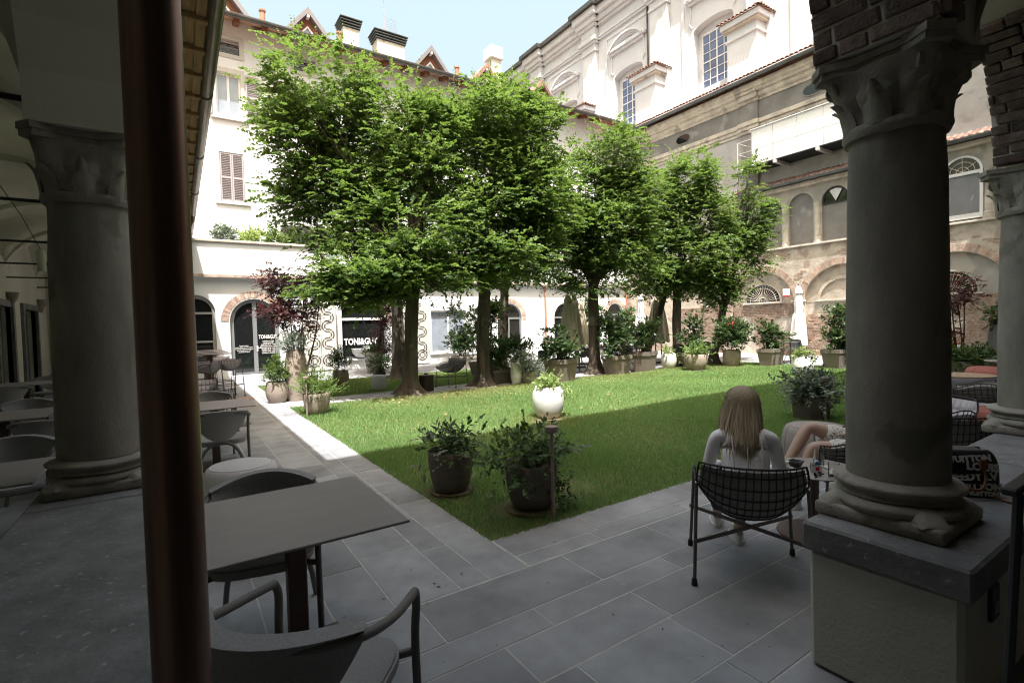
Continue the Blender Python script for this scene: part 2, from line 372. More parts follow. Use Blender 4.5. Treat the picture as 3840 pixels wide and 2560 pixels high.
for a, b in doors:
    d = MB().plate([rect(a-.14, b+.14, 0, 2.47), rect(a, b, .01, 2.33)], .14, FX(-3.28)).build('door_surround', COPING, po, world=True)
    MB().plate([rect(a, b, .02, 2.33), rect(a+.08, (a+b)/2-.04, .1, 2.25), rect((a+b)/2+.04, b-.08, .1, 2.25)], .05, FX(-3.4)).build('door_frame', FRAME, d)
    MB().box(-3.39, -3.38, a+.03, b-.03, .04, 2.3).build('pane', GLASS_D, d)
for k in range(7):
    yc = 1.1+2.95*k
    MB().tube([(-3.2, yc, 3.0), (-.6, yc, 3.0)], .018, 6).build('tie_rod', IRON, po, world=True)
    MB().lathe([(.02, 2.3), (.05, 2.34), (.06, 2.42), (.11, 2.5), (.13, 2.6), (.15, 2.66)], 14, (-3.14, yc)).build('corbel', STONEC, po, 40, world=True)
# eave with boarded soffit and copper gutter
GUTC = M_('copper_gutter', (.16, .13, .10), var=.3, scale=3, metal=.75, rough=.34, stretch=(4, .5, 4))
soff = thing('portico_eave', 'wooden eave and copper gutter running along the left portico', 'eave', (.2, 10, 4.9))
for i in range(4):
    x0 = -.2+i*.165
    MB().box(x0, x0+.16, .6, 21.3, 5.07-.02*i, 5.09-.02*i).build('soffit_board', WOOD, soff, world=True)
for k in range(30):
    y0 = .8+k*.7
    MB().rbox(-.2, .40, y0, y0+.09, 4.96, 5.065, .01, M=T(0, 0, 0)).build('rafter', WOOD, soff, world=True)
prof = [(.46+.085*math.cos(math.pi+math.pi*i/10), 5.06+.10*math.sin(math.pi+math.pi*i/10)) for i in range(11)]
pr2 = prof+[(x_*1.0-(x_-.46)*.06, z_+.006) for x_, z_ in reversed(prof)]
gb = MB().plate([pr2], 20.7, Matrix(((1, 0, 0, 0), (0, 0, 1, .6), (0, 1, 0, 0), (0, 0, 0, 1))))
gb.tube([(.545, .6, 5.06), (.545, 21.3, 5.06)], .013, 6)
for k in range(7): gb.tube([(.46+.09*math.cos(math.pi+math.pi*i/8), 2.6+2.95*k, 5.06+.105*math.sin(math.pi+math.pi*i/8)) for i in range(9)], .012, 5)
gb.build('gutter', GUTC, soff, 50, world=True)
MB().tube([(.46, 17.2, 5.0), (.46, 17.2, 4.85), (.40, 17.2, 4.7), (.1, 17.2, 4.45), (-.1, 17.2, 4.3), (-.14, 17.2, 4.1), (-.14, 17.2, .7)], .05, 10).build('downpipe', GUTC, soff, 50, world=True)
MB().add([(.38, .4, 5.12), (.38, 21.3, 5.12), (-3.6, 21.3, 6.6), (-3.6, .4, 6.6), (.38, .4, 5.16), (.38, 21.3, 5.16), (-3.6, 21.3, 6.64), (-3.6, .4, 6.64)], [(0, 1, 2, 3), (4, 7, 6, 5), (0, 4, 5, 1), (1, 5, 6, 2), (2, 6, 7, 3), (3, 7, 4, 0)]).build('roof', TILE, soff, world=True)
cp = thing('copper_downpipe', 'brown copper downpipe in the foreground beside the stone parapet', 'downpipe', (-.02, 1.18, 0))
MB().tube([(0, 0, 0), (0, 0, .6), (0, 0, 2), (0, 0, 4.2)], .0495, 28).build('pipe', COPPER, cp, 60)
MB().tube([(0, 0, 4.2), (.02, .04, 4.5), (.2, .2, 4.8), (.4, .32, 4.98)], .0495, 16).build('swan_neck', COPPER, cp, 60)
MB().lathe([(.049, 0), (.056, .004), (.056, .03), (.049, .034)], 28).build('collar', COPPER, cp, 60).location = (0, 0, 3.4)
# ------------------------------------------------------------------ near arcade over the camera
na = thing('near_parapet', 'rendered parapet with thick dark stone coping carrying the scrolled column', 'wall', (4, .9, 0))
wobble(MB().rbox(2.375, 8.7, .615, 1.165, 0, .545, .02), .004, 3).build('wall', M_('parapet_render', (.52, .51, .45), var=.06, scale=2, bump=.25, bscale=60), na, world=True)
for a, b in ((2.345, 4.2), (4.208, 6.3), (6.308, 8.7)):
    gbx = MB(); nx = 24
    def top(u, v, a=a, b=b): return Vector((a+(b-a)*u, .58+.60*v, .67))
    gbx.rbox(a, b, .58, 1.18, .545, .67, .011); wobble(gbx, .005, 5, a).build('coping_stone', COPING, na, world=True)
st = MB().rbox(2.66, 2.76, .600, .618, .36, .50, .004).build('step_light', IRON, na, world=True)
MB().box(2.68, 2.74, .596, .6001, .385, .44).build('lens', FRAME, st)
fa = thing('near_arcade', 'brick and plaster arcade above the near columns', 'arcade', (3, .95, 2.7))
MB().box(-.75, -.30, .74, 1.17, 0, 2.745).build('corner_pier', PORT, fa, world=True)
def arcl(a, b, zs, n=20, rise=None):
    c = (a+b)/2; r = (b-a)/2; rise = r if rise is None else rise
    return [(c-r*math.cos(math.pi*i/n), zs+rise*math.sin(math.pi*i/n)) for i in range(n+1)]
piers = [(-.75, -.30), (2.50, 2.98), (5.20, 5.70), (7.95, 8.45), (10.7, 11.2), (13.4, 13.9), (16.2, 16.7), (19, 19.5), (21.9, 22.4)]
ol = []
for k in range(8): ol += arcl(piers[k][1], piers[k+1][0], 2.745)
ol = [(-3.5, 2.745), (-.75, 2.745)]+ol+[(22.4, 2.745), (22.4, 4.6), (-3.5, 4.6)]
MB().plate([ol], .46, FY(.72)).build('arcade_wall', PORT, fa, world=True)
vb = MB()
for k in range(8):
    q = vault(piers[k][0]+.4, piers[k+1][1]-.4, -3.2, .73, 2.75, 1.5); vb.add(q.v, q.f)
vb.build('vault', M_('darkened_plaster', (.44, .42, .37), var=.08, scale=1.4, bump=.08, bscale=50), fa, 40, world=True)  # vault plaster darkened in colour to hold down bounced light
MB().box(-3.5, 22.4, -3.5, -3.2, 0, 4.6).build('back_wall', M_('darkened_back_wall', (.24, .22, .20), var=.2), fa, world=True)  # unseen wall, dark tone invented to cut light bounced onto the columns
MB().box(-3.5, 22.4, -3.5, 1.18, 4.6, 4.8).build('upper_floor', PORT, fa, world=True)
# the tall range above the near arcade (casts the shade over the near half of the court)
MB().add([(-3.6, -3.5, 4.8), (22.4, -3.5, 4.8), (22.4, 1.18, 4.8), (-3.6, 1.18, 4.8), (-3.6, -3.5, 12.2), (22.4, -3.5, 12.2), (22.4, 1.18, 12.2), (-3.6, 1.18, 12.2)],
         [(0, 1, 2, 3), (4, 7, 6, 5), (0, 4, 5, 1), (1, 5, 6, 2), (2, 6, 7, 3), (3, 7, 4, 0)]).build('upper_storeys', STUC_UP, fa, world=True)
def ye(x): return 1.72+.03*x
MB().add([(-3.8, -4, 13.9), (22.6, -4, 13.9), (22.6, ye(22.6), 12.25), (-3.8, ye(-3.8), 12.25), (-3.8, -4, 14.1), (22.6, -4, 14.1), (22.6, ye(22.6), 12.45), (-3.8, ye(-3.8), 12.45)],
         [(0, 1, 2, 3), (4, 7, 6, 5), (0, 4, 5, 1), (1, 5, 6, 2), (2, 6, 7, 3), (3, 7, 4, 0)]).build('roof', TILE, fa, world=True)
# exposed brick on the arch springings : every brick its own piece, long side along the wall's thickness
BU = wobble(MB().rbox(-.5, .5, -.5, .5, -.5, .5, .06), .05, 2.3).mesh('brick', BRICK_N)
def springing(cx, r, zs, side, z1, seed, th0=0):
    random.seed(seed); k = 0; th = th0
    while True:
        hh = random.uniform(.055, .068); dth = (hh+.012)/r; tc = th+dth/2
        x = cx+side*(r+.055)*math.cos(tc); z = zs+(r+.055)*math.sin(tc)
        if z > z1 or tc > 1.5: break
        yb = .715
        while yb < 1.18:
            ln = random.choice((.12, .24, .25, .19)); ye_ = min(yb+ln, 1.185)
            if ye_-yb > .04:
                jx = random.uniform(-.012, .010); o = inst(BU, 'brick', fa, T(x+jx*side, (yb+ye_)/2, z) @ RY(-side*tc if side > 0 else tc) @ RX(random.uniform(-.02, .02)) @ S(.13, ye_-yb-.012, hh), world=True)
            yb = ye_
        th += dth; k += 1
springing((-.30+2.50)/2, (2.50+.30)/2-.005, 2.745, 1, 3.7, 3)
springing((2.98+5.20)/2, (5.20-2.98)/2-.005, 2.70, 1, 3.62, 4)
for zz in range(8):      # inner face of the piers, brick courses facing the camera
    for a, b in ((2.50, 2.66),):
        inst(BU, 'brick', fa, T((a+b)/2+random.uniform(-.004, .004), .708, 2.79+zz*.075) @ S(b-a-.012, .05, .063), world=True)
# ------------------------------------------------------------------ hairdresser building across the far end (faces -Y)
YB = 20.7; YU = 22.5
sb = thing('hairdresser_building', 'tall cream building with arched hairdresser doors, shutters and dormers', 'building', (8, 21, 0))
ops = [arch(-.10, 1.12, .75, 2.35), arch(1.56, 3.18, .06, 2.02), arch(5.28, 7.35, .42, 1.78), rect(9.40, 11.2, .45, 2.35), arch(12.9, 14.35, .25, 1.95), arch(16.40, 17.9, .25, 1.95), arch(20.2, 21.5, .25, 2.05)]
MB().plate([rect(-1.0, 21.75, 0, 3.6)]+ops, .35, FY(YB)).build('ground_floor_wall', STUC_W, sb, world=True)
MB().box(-1.0, 21.75, YB-.16, YB+.3, 3.601, 4.80).build('parapet_band', STUC_W, sb, world=True)
MB().rbox(-1.0, 21.75, YB-.24, YB+.34, 4.801, 4.90, .02).build('parapet_cap', M_('cap_stone', (.42, .37, .33), var=.15, bump=.1), sb, world=True)
MB().rbox(-1.0, 21.75, YB-.22, YB-.161, 3.56, 3.68, .012).build('string_course', M_('string_stone', (.40, .32, .27), var=.3, scale=5, bump=.2), sb, world=True)
MB().box(-1.0, 21.75, YB+.3, YU, 4.3, 4.45).build('terrace_floor', PAVE, sb, world=True)
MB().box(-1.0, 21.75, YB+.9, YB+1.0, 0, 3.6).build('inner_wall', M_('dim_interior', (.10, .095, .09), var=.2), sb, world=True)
BRU = wobble(MB().rbox(-.5, .5, -.5, .5, -.5, .5, .05), .04, 2).mesh('brick', BRICK)
def voussoirs(par, F, c, zs, r, n, wd=.24, a0=0, a1=math.pi, proud=.012, mesh=None):
    for i in range(n):
        q = a0+(a1-a0)*(i+.5)/n; rr = r+.01+wd/2
        inst(mesh or BRU, 'brick', par, F @ T(c+rr*math.cos(q), zs+rr*math.sin(q), .02) @ Matrix.Rotation(q, 4, 'Z') @ S(wd, (a1-a0)/n*rr-.010, .04+proud*2*random.uniform(.6, 1.4)), world=True)
random.seed(5)
voussoirs(sb, FY(YB), 2.37, 2.02, .83, 40, .25)
voussoirs(sb, FY(YB), 6.315, 1.78, 1.06, 48, .25)
voussoirs(sb, FY(YB), 13.62, 1.95, .74, 30, .22, -.15, math.pi+.15); voussoirs(sb, FY(YB), 20.85, 2.05, .67, 28, .22)
# left window
wn = MB().plate([arch(-.10, 1.12, .75, 2.35), arch(0, 1.02, 2.36, 2.37, rise=.46), rect(0, 1.02, 1.35, 2.28), rect(0, 1.02, .83, 1.28)], .07, FY(YB+.10)).build('window', M_('pale_frame', (.33, .33, .32), var=.05), sb, world=True)
MB().box(-.06, 1.08, YB+.14, YB+.15, .78, 2.9).build('pane', GLASS_D, wn); MB().rbox(-.2, 1.2, YB-.06, YB+.1, .68, .75, .01).build('sill', STUC_W, wn)
# double door
c0, c1, zs, R_ = 1.56, 3.18, 2.02, .81; mid = (c0+c1)/2
def dleaf(a, b, side):
    pts = [(a, .14), (b, .14)]
    xs = [b-(b-a)*i/10 for i in range(11)]
    return pts+[(x_, zs+math.sqrt(max(0, (R_-.13)**2-(x_-mid)**2))) for x_ in xs]
dr = MB().plate([arch(c0, c1, .06, zs, 24), dleaf(c0+.13, mid-.07, -1), dleaf(mid+.07, c1-.13, 1)], .09, FY(YB+.12)).build('door', FRAME, sb, world=True)
MB().plate([dleaf(c0+.11, mid-.05, -1)], .01, FY(YB+.15)).build('pane', GLASS_D, dr); MB().plate([dleaf(mid+.05, c1-.11, 1)], .01, FY(YB+.15)).build('pane', GLASS_D, dr)
MB().tube([(mid+.06, YB+.12, 1.02), (mid+.06, YB+.05, 1.02), (mid+.2, YB+.05, 1.02)], .012, 6).build('handle', WHITE, dr)
MB().box(mid+.035, mid+.085, YB+.108, YB+.121, .9, 1.1).build('lock_plate', WHITE, dr)
MB().rbox(c0-.1, c1+.1, YB-.12, YB+.12, 0, .06, .01).build('door_sill', STUC_W, sb, world=True)
SIGN = M_('sign_film', (.62, .62, .62), var=.03, rough=.5)
def text(s, size, loc, par, rot=(math.pi/2, 0, 0), mat=None, ext=.001, bold=0, name='lettering', sx=1, align='CENTER', space=1):
    cu = bpy.data.curves.new(name, 'FONT'); cu.body = s; cu.size = size; cu.extrude = ext; cu.align_x = align; cu.offset = bold; cu.space_line = space; cu.resolution_u = 2
    tmp = bpy.data.objects.new('tmp_text', cu); COL.objects.link(tmp); bpy.context.view_layer.update()
    me = bpy.data.meshes.new_from_object(tmp.evaluated_get(bpy.context.evaluated_depsgraph_get())); bpy.data.objects.remove(tmp); bpy.data.curves.remove(cu)
    me.materials.clear(); me.materials.append(mat or SIGN)
    o = inst(me, name, par); o.location = loc; o.rotation_euler = rot; o.scale = (sx, 1, 1); return o
text('TONI&GUY', .20, (2.80, YB+.118, 1.36), dr, bold=.006, sx=.62)
text('OPENING HOURS\nLUNEDI CLOSED\nMARTEDI 09.30 - 19.00\nMERCOLEDI 09.30 - 19.00\nGIOVEDI 09.30 - 19.00\nVENERDI 09.30 - 19.00\nSABATO 09.00 - 18.30\nDOMENICA CLOSED', .062, (2.80, YB+.118, 1.24), dr, bold=.0015, sx=.8, space=1.02)
text('To grow the best,\nmost profitable and most creative\nhairdressing company on the planet,\nwhere people love to work\nand clients love to be.', .058, (1.985, YB+.118, 1.10), dr, bold=.001, sx=.72, space=1.0)
# salon window
wn = MB().plate([arch(5.28, 7.35, .42, 1.78, 24), arch(5.35, 7.28, .49, 1.78, 24)], .07, FY(YB+.12)).build('window', FRAME, sb, world=True)
MB().plate([arch(5.32, 7.31, .46, 1.78, 20)], .01, FY(YB+.16)).build('pane', GLASS_D, wn)
MB().box(5.36, 7.27, YB+.10, YB+.16, 1.98, 2.08).build('crossbar', WHITE, wn); MB().rbox(5.2, 7.43, YB-.07, YB+.12, .34, .42, .01).build('sill', STUC_W, wn)
text('TONI&GUY', .36, (6.28, YB+.10, .99), wn, bold=.016, sx=.74); text('HAIRDRESSING', .10, (6.62, YB+.10, .86), wn, bold=.001, sx=.8)
# white reception desk behind the glass line is seen as a pale bowl
MB().lathe([(.08, .45), (.2, .47), (.34, .65), (.38, .82), (.35, .83), (.3, .7)], 24, (6.25, YB+.06)).build('display_bowl', WHITE, wn, 50)
for a, b in ((9.40, 11.2),):
    wn = MB().plate([rect(a, b, .45, 2.35), rect(a+.07, (a+b)/2-.03, .52, 2.28), rect((a+b)/2+.03, b-.07, .52, 2.28)], .07, FY(YB+.1)).build('window', WHITE, sb, world=True)
    MB().box(a+.03, b-.03, YB+.14, YB+.15, .48, 2.32).build('pane', GLASS_S, wn); MB().rbox(a-.08, b+.08, YB-.06, YB+.1, .38, .45, .01).build('sill', STUC_W, wn)
for a, b, z0, zs in ((12.9, 14.35, .25, 1.95), (16.40, 17.9, .25, 1.95), (20.2, 21.5, .25, 2.05)):
    r = (b-a)/2; m_ = (a+b)/2
    wn = MB().plate([arch(a, b, z0, zs, 18), arch(a+.08, b-.08, zs+.05, zs+.051, 14, r-.1), rect(a+.08, m_-.04, z0+.1, zs-.04), rect(m_+.04, b-.08, z0+.1, zs-.04)], .07, FY(YB+.12)).build('window', FRAME, sb, world=True)
    MB().plate([arch(a+.04, b-.04, z0+.05, zs, 14)], .01, FY(YB+.16)).build('pane', GLASS_D, wn)
for x_ in (15.8, 21.70):
    MB().tube([(x_, YB-.06, .0), (x_, YB-.06, 3.55)], .05, 10).build('downpipe', M_('terracotta_pipe', (.42, .20, .13), var=.2, rough=.5), sb, 50, world=True)
# pierced ornamental screens either side of the salon window
SCR = M_('screen_paint', (.60, .58, .53), var=.05); SCD = M_('screen_shadow', (.10, .10, .10), var=.2)
def screen(x0, x1, label_n):
    s_ = MB().rbox(x0, x1, YB-.30, YB-.24, .05, 2.62, .01).build('screen_panel', SCR, sb, world=True)
    MB().rbox(x0-.02, x1+.02, YB-.24, YB-.001, .0, 2.66, .01).build('screen_box', SCR, s_)
    MB().box((x0+x1)/2-.008, (x0+x1)/2+.008, YB-.306, YB-.30, .05, 2.62).build('panel_joint', SCD, s_)
    cx = [(x0+(x1-x0)*.27), (x0+(x1-x0)*.73)]
    for ix, c in enumerate(cx):
        for k in range(7):
            z = .42+k*.335; a0 = 0 if (k == 0) else (math.pi*.5 if (k+ix) % 2 else -math.pi*.5); sw = 2*math.pi if k == 0 else math.pi
            for r in (.245, .15):
                if r == .15 and k % 2 == 1 and k: pass
                n = 18; pts = []
                for i in range(n+1): q = a0+sw*i/n; pts.append((c+r*math.cos(q), z+r*math.sin(q)))
                inn = [(c+(r-.055)*math.cos(a0+sw*i/n), z+(r-.055)*math.sin(a0+sw*i/n)) for i in range(n+1)]
                mbx = MB(); vs = [(p[0], p[1], 0) for p in pts]+[(p[0], p[1], 0) for p in inn]
                mbx.add(vs, [(i, i+1, n+2+i, n+1+i) for i in range(n)], FY(YB-.303)); mbx.build('ring_cutout_shade', SCD, s_)  # flat dark ring on the panel, shade of the opening as colour
            for j in range(4 if k == 0 else 2):
                q = a0+sw*(j+.5)/(4 if k == 0 else 2)
                MB().box(-.012, .012, .06, .26, 0, .002, M=FY(YB-.307) @ T(c, z, 0) @ Matrix.Rotation(q-math.pi/2, 4, 'Z')).build('rib', SCR, s_)
screen(4.03, 5.20, 1); screen(7.9, 9.15, 2)
MB().box(5.0, 5.5, YB-.02, YB-.001, .5, 2.6).build('wall_panel', STUC_W, sb, world=True)
# upper facade
cols = [2.0, 4.85, 7.75, 10.6, 13.5]
oth = []
for c in cols: oth += [rect(c-.43, c+.43, 12.42, 12.98), rect(c-.43, c+.43, 10.02, 11.68), rect(c-.42, c+.42, 6.70, 8.62)]
MB().plate([rect(-2.5, 24, 4.45, 13.75)]+oth, .35, FY(YU)).build('upper_wall', STUC_UP, sb, world=True)
TRIM = M_('window_trim', (.50, .485, .46), var=.06)
SLAT = MB().box(-.5, .5, -.5, .5, -.5, .5).mesh('slat', SHUT)
def shutter(c, w_, z0, z1, y, par, slats=True):
    f_ = MB().plate([rect(c-w_/2, c+w_/2, z0, z1), rect(c-w_/2+.05, c+w_/2-.05, z0+.09, (z0+z1)/2-.04), rect(c-w_/2+.05, c+w_/2-.05, (z0+z1)/2+.04, z1-.06)], .04, FY(y)).build('shutter', SHUT, par, world=True)
    n = int((z1-z0)/.068)
    for i in range(n):
        z = z0+.1+(z1-z0-.17)*i/(n-1)
        if abs(z-(z0+z1)/2) < .055: continue
        inst(SLAT, 'slat', f_, T(c, y+.02, z) @ RX(-.6) @ S(w_-.1, .05, .008))
for ci, c in enumerate(cols):
    t_ = MB().plate([rect(c-.58, c+.58, 12.27, 13.13), rect(c-.43, c+.43, 12.42, 12.98)], -.03, FY(YU)).build('attic_window', TRIM, sb, world=True)
    MB().box(c-.43, c+.43, YU+.2, YU+.21, 12.42, 12.98).build('pane', GLASS_D, t_)
    gr = MB()
    for i in range(7): gr.tube([(c-.43, YU+.05, 12.46+i*.08), (c+.43, YU+.05, 12.46+i*.08)], .007, 4)
    gr.tube([(c-.43+.86*i/16, YU+.045, 12.72+.05*math.sin(i*1.2)) for i in range(17)], .008, 4); gr.build('grille', SHUT, t_)
    MB().box(c-.43, c+.43, YU+.09, YU+.13, 12.86, 12.98).build('roller_box', SHUT, t_)
    t_ = MB().plate([rect(c-.55, c+.55, 9.93, 11.86), rect(c-.43, c+.43, 10.02, 11.68)], -.03, FY(YU)).build('window', TRIM, sb, world=True)
    MB().plate([rect(c-.43, c+.43, 10.02, 11.68), rect(c-.36, c-.04, 10.1, 11.6), rect(c+.04, c+.36, 10.1, 11.6)], .05, FY(YU+.14)).build('frame', WHITE, t_)
    MB().box(c-.40, c+.40, YU+.17, YU+.18, 10.05, 11.65).build('pane', GLASS_S, t_)
    MB().rbox(c-.62, c+.62, YU-.09, YU, 9.86, 9.93, .01).build('sill', TRIM, t_)
    if ci < 3:
        shutter(c+.82, .46, 10.0, 11.70, YU-.08, sb); shutter(c-.82, .46, 10.0, 11.70, YU-.08, sb)
        shutter(c-.205, .40, 6.71, 8.61, YU+.02, sb); shutter(c+.205, .40, 6.71, 8.61, YU+.02, sb)
        MB().rbox(c-.6, c+.6, YU-.07, YU, 6.60, 6.68, .01).build('sill', TRIM, sb, world=True)
# eave, rafters, gutter, roof
MB().add([(-2.5, 21.75, 13.5), (24, 21.75, 13.5), (24, YU+.1, 13.76), (-2.5, YU+.1, 13.76), (-2.5, 21.75, 13.56), (24, 21.75, 13.56), (24, YU+.1, 13.82), (-2.5, YU+.1, 13.82)], [(0, 1, 2, 3), (4, 7, 6, 5), (0, 4, 5, 1), (1, 5, 6, 2), (2, 6, 7, 3), (3, 7, 4, 0)]).build('soffit', M_('soffit_board', (.42, .27, .19), var=.15), sb, world=True)
RAF = MB().add([(-.09, 0, 0), (.09, 0, 0), (.09, .72, .25), (-.09, .72, .25), (-.09, .03, -.16), (.09, .03, -.16), (.09, .72, .04), (-.09, .72, .04)], [(0, 1, 2, 3), (4, 7, 6, 5), (0, 4, 5, 1), (1, 5, 6, 2), (2, 6, 7, 3), (3, 7, 4, 0)]).mesh('rafter', RAFTER)
for i in range(24): inst(RAF, 'rafter', sb, T(-1.6+i*.98, 21.82, 13.50), world=True)
pg = [(.10*math.cos(math.pi+math.pi*i/8), .13*math.sin(math.pi+math.pi*i/8)) for i in range(9)]
MB().plate([pg+[(.1, .03), (-.1, .03)]], 26, Matrix(((0, 0, 1, -2.2), (1, 0, 0, 21.68), (0, 1, 0, 13.56), (0, 0, 0, 1)))).build('gutter', GUTM, sb, 50, world=True)
MB().add([(-2.5, 21.7, 13.60), (24, 21.7, 13.60), (24, 28, 15.8), (-2.5, 28, 15.8)], [(0, 1, 2, 3)]).add([(-2.5, 21.7, 13.57), (24, 21.7, 13.57), (24, 28, 15.77), (-2.5, 28, 15.77)], [(3, 2, 1, 0)]).build('roof', SLATE, sb, world=True)
MB().box(-2.5, 24, 27.9, 28.2, 0, 15.8).build('rear_wall', STUC_UP, sb, world=True)
def dormer(cx, tile=False):
    y0 = 22.35; zb, za, hw = 13.62, 15.10, 1.25
    d = MB().plate([[(cx-hw+.1, zb), (cx+hw-.1, zb), (cx, za-.1)], [(cx-.42, zb+.12), (cx+.42, zb+.12), (cx+.42, zb+.3), (cx, zb+.8), (cx-.42, zb+.3)]], .1, FY(y0+.25)).build('dormer', M_('dormer_wood', (.23, .10, .06), var=.2), sb, world=True)
    MB().plate([[(cx-.36, zb+.16), (cx+.36, zb+.16), (cx+.36, zb+.29), (cx, zb+.73), (cx-.36, zb+.29)]], .01, FY(y0+.29)).build('pane', GLASS_S, d)
    MB().plate([[(cx-.42, zb+.12), (cx+.42, zb+.12), (cx+.42, zb+.3), (cx, zb+.8), (cx-.42, zb+.3)], [(cx-.36, zb+.18), (cx+.36, zb+.18), (cx+.36, zb+.28), (cx, zb+.71), (cx-.36, zb+.28)]], .06, FY(y0+.22)).build('frame', WHITE, d)
    for s_ in (-1, 1):
        MB().add([(cx, y0, za), (cx+s_*hw, y0, zb-.02), (cx+s_*hw, y0+2.6, zb-.02), (cx, y0+2.6, za), (cx, y0, za-.24), (cx+s_*(hw-.13), y0, zb-.12), (cx+s_*(hw-.13), y0+2.6, zb-.12), (cx, y0+2.6, za-.24)], [(0, 1, 2, 3), (4, 7, 6, 5), (0, 4, 5, 1), (1, 5, 6, 2), (2, 6, 7, 3), (3, 7, 4, 0)]).build('dormer_roof', TILE if tile else SLATE, d)
    MB().rbox(cx-.06, cx+.06, y0+.02, y0+.3, za-.42, za-.2, .01).build('ridge_beam', WHITE, d)
for c, t_ in ((1.95, 0), (5.05, 0), (10.65, 0), (13.75, 1), (17.3, 1)): dormer(c, t_)
CHCAP = M_('chimney_cap', (.07, .08, .075), var=.2, rough=.6); CHW = M_('chimney_plaster', (.62, .58, .50), var=.1, scale=2, spots=((.42, .38, .32), 2, .6))
for x0, x1, zt in ((6.75, 7.45, 15.3), (8.3, 9.65, 15.2)):
    c = MB().box(x0, x1, 23.3, 24.0, 13.7, zt).build('chimney', CHW, sb, world=True)
    for k in range(4):
        e = .02+.03*k; MB().rbox(x0-e-.05, x1+e+.05, 23.3-e-.05, 24+e+.05, zt+.02+k*.11, zt+.075+k*.11, .015).build('cap_louvre', CHCAP, c)
    MB().box(x0+.1, x1-.1, 23.4, 23.9, zt, zt+.42).build('cap_core', CHCAP, c)
c = MB().box(14.6, 15.2, 23.3, 23.9, 13.8, 16.0).build('chimney', CHW, sb, world=True); MB().rbox(14.5, 15.3, 23.2, 24.0, 16.0, 16.65, .03).build('cowl', WHITE, c)
for x_ in (3.3, 6.3, 12.0): MB().lathe([(.10, 13.7), (.10, 14.35), (.13, 14.37), (.13, 14.43), (.12, 14.44)], 14, (x_, 22.4)).build('vent_pipe', M_('clay_pot', (.42, .22, .15), var=.15), sb, 40, world=True)
an = thing('roof_antenna', 'thin white television antenna mast on the larger chimney', 'antenna', (8.8, 23.6, 14.8))
MB().tube([(0, 0, 0), (0, 0, 2.9)], .018, 5).build('mast', SHUT, an)
ab = MB()
for k in range(9): ab.tube([(-.02, -.3, .75+k*.09), (.5, -.3, .75+k*.09)], .006, 4)
for k in range(5): ab.tube([(.05+.1*k, -.3, .7), (.05+.1*k, -.3, 1.5)], .006, 4)
ab.build('grid_reflector', SHUT, an)
ab = MB(); ab.tube([(-.5, .0, 2.55), (.15, 0, 2.62)], .012, 4)
for k in range(7): ab.tube([(-.5+.09*k, -.22, 2.55+.01*k), (-.5+.09*k, .22, 2.55+.01*k)], .006, 4)
ab.build('yagi', SHUT, an)
bl = MB()
for k in range(22): bl.tube([(3.7+.11*k, 21.6, 5.9), (3.7+.11*k, 21.6, 6.9)], .008, 4)
bl.tube([(3.7, 21.6, 6.9), (6.1, 21.6, 6.9)], .015, 5); bl.tube([(3.7, 21.6, 5.9), (6.1, 21.6, 5.9)], .015, 5); bl.tube([(3.7, 21.6, 6.9), (3.7, 22.5, 6.9)], .015, 5)
bl.build('balcony_railing', IRON, sb, world=True); MB().box(3.65, 6.15, 21.55, 22.5, 5.8, 5.9).build('balcony_slab', TRIM, sb, world=True)
# ------------------------------------------------------------------ old brick wall with blind arches and loggia (faces -X)
XR = 21.8
rw = thing('old_brick_wall', 'weathered brick and render wall with blind arches and a walled-up loggia', 'wall', (XR, 8, 0))
bays = [16.0, 12.65, 9.33, 5.95, 2.6]; BR = 1.47
holes = [arch(c-BR, c+BR, 0.02, 2.2, 20) for c in bays]
lgc = [10.9+1.3*k for k in range(-7, 8)]
lholes = [arch(c-.49, c+.49, 4.68, 6.28, 12) for c in lgc]
MB().plate([rect(-1, 20.69, 0, 4.55)]+holes, .45, FX(XR)).build('lower_wall', RENDER_T, rw, world=True)
MB().plate([rect(-1, 20.69, 4.62, 7.15)]+lholes, .4, FX(XR+.06)).build('loggia_wall', RENDER_G, rw, world=True)
wobble(MB().rbox(XR-.10, XR+.45, -1, 20.69, 4.551, 4.619, .015), .01, 1.5).build('ledge', CORNICE, rw, world=True)
MB().box(XR+.20, XR+.3, -1, 20.69, 0, 7).build('infill', RENDER_T, rw, world=True)
for c in lgc:
    MB().box(XR+.17, XR+.19, c-.55, c+.55, 4.6, 6.9).build('loggia_infill', RENDER_D, rw, world=True)
    # pillar right of each opening
    yc = c+.65
    pb = MB().lathe([(.17, 4.62), (.175, 4.70), (.15, 4.78), (.16, 4.82), (.125, 4.86), (.12, 6.1), (.14, 6.13), (.16, 6.2), (.15, 6.26)], 16, (XR+.10, yc))
    wobble(pb, .01, 6, yc).build('loggia_pillar', CORNICE, rw, 40, world=True)
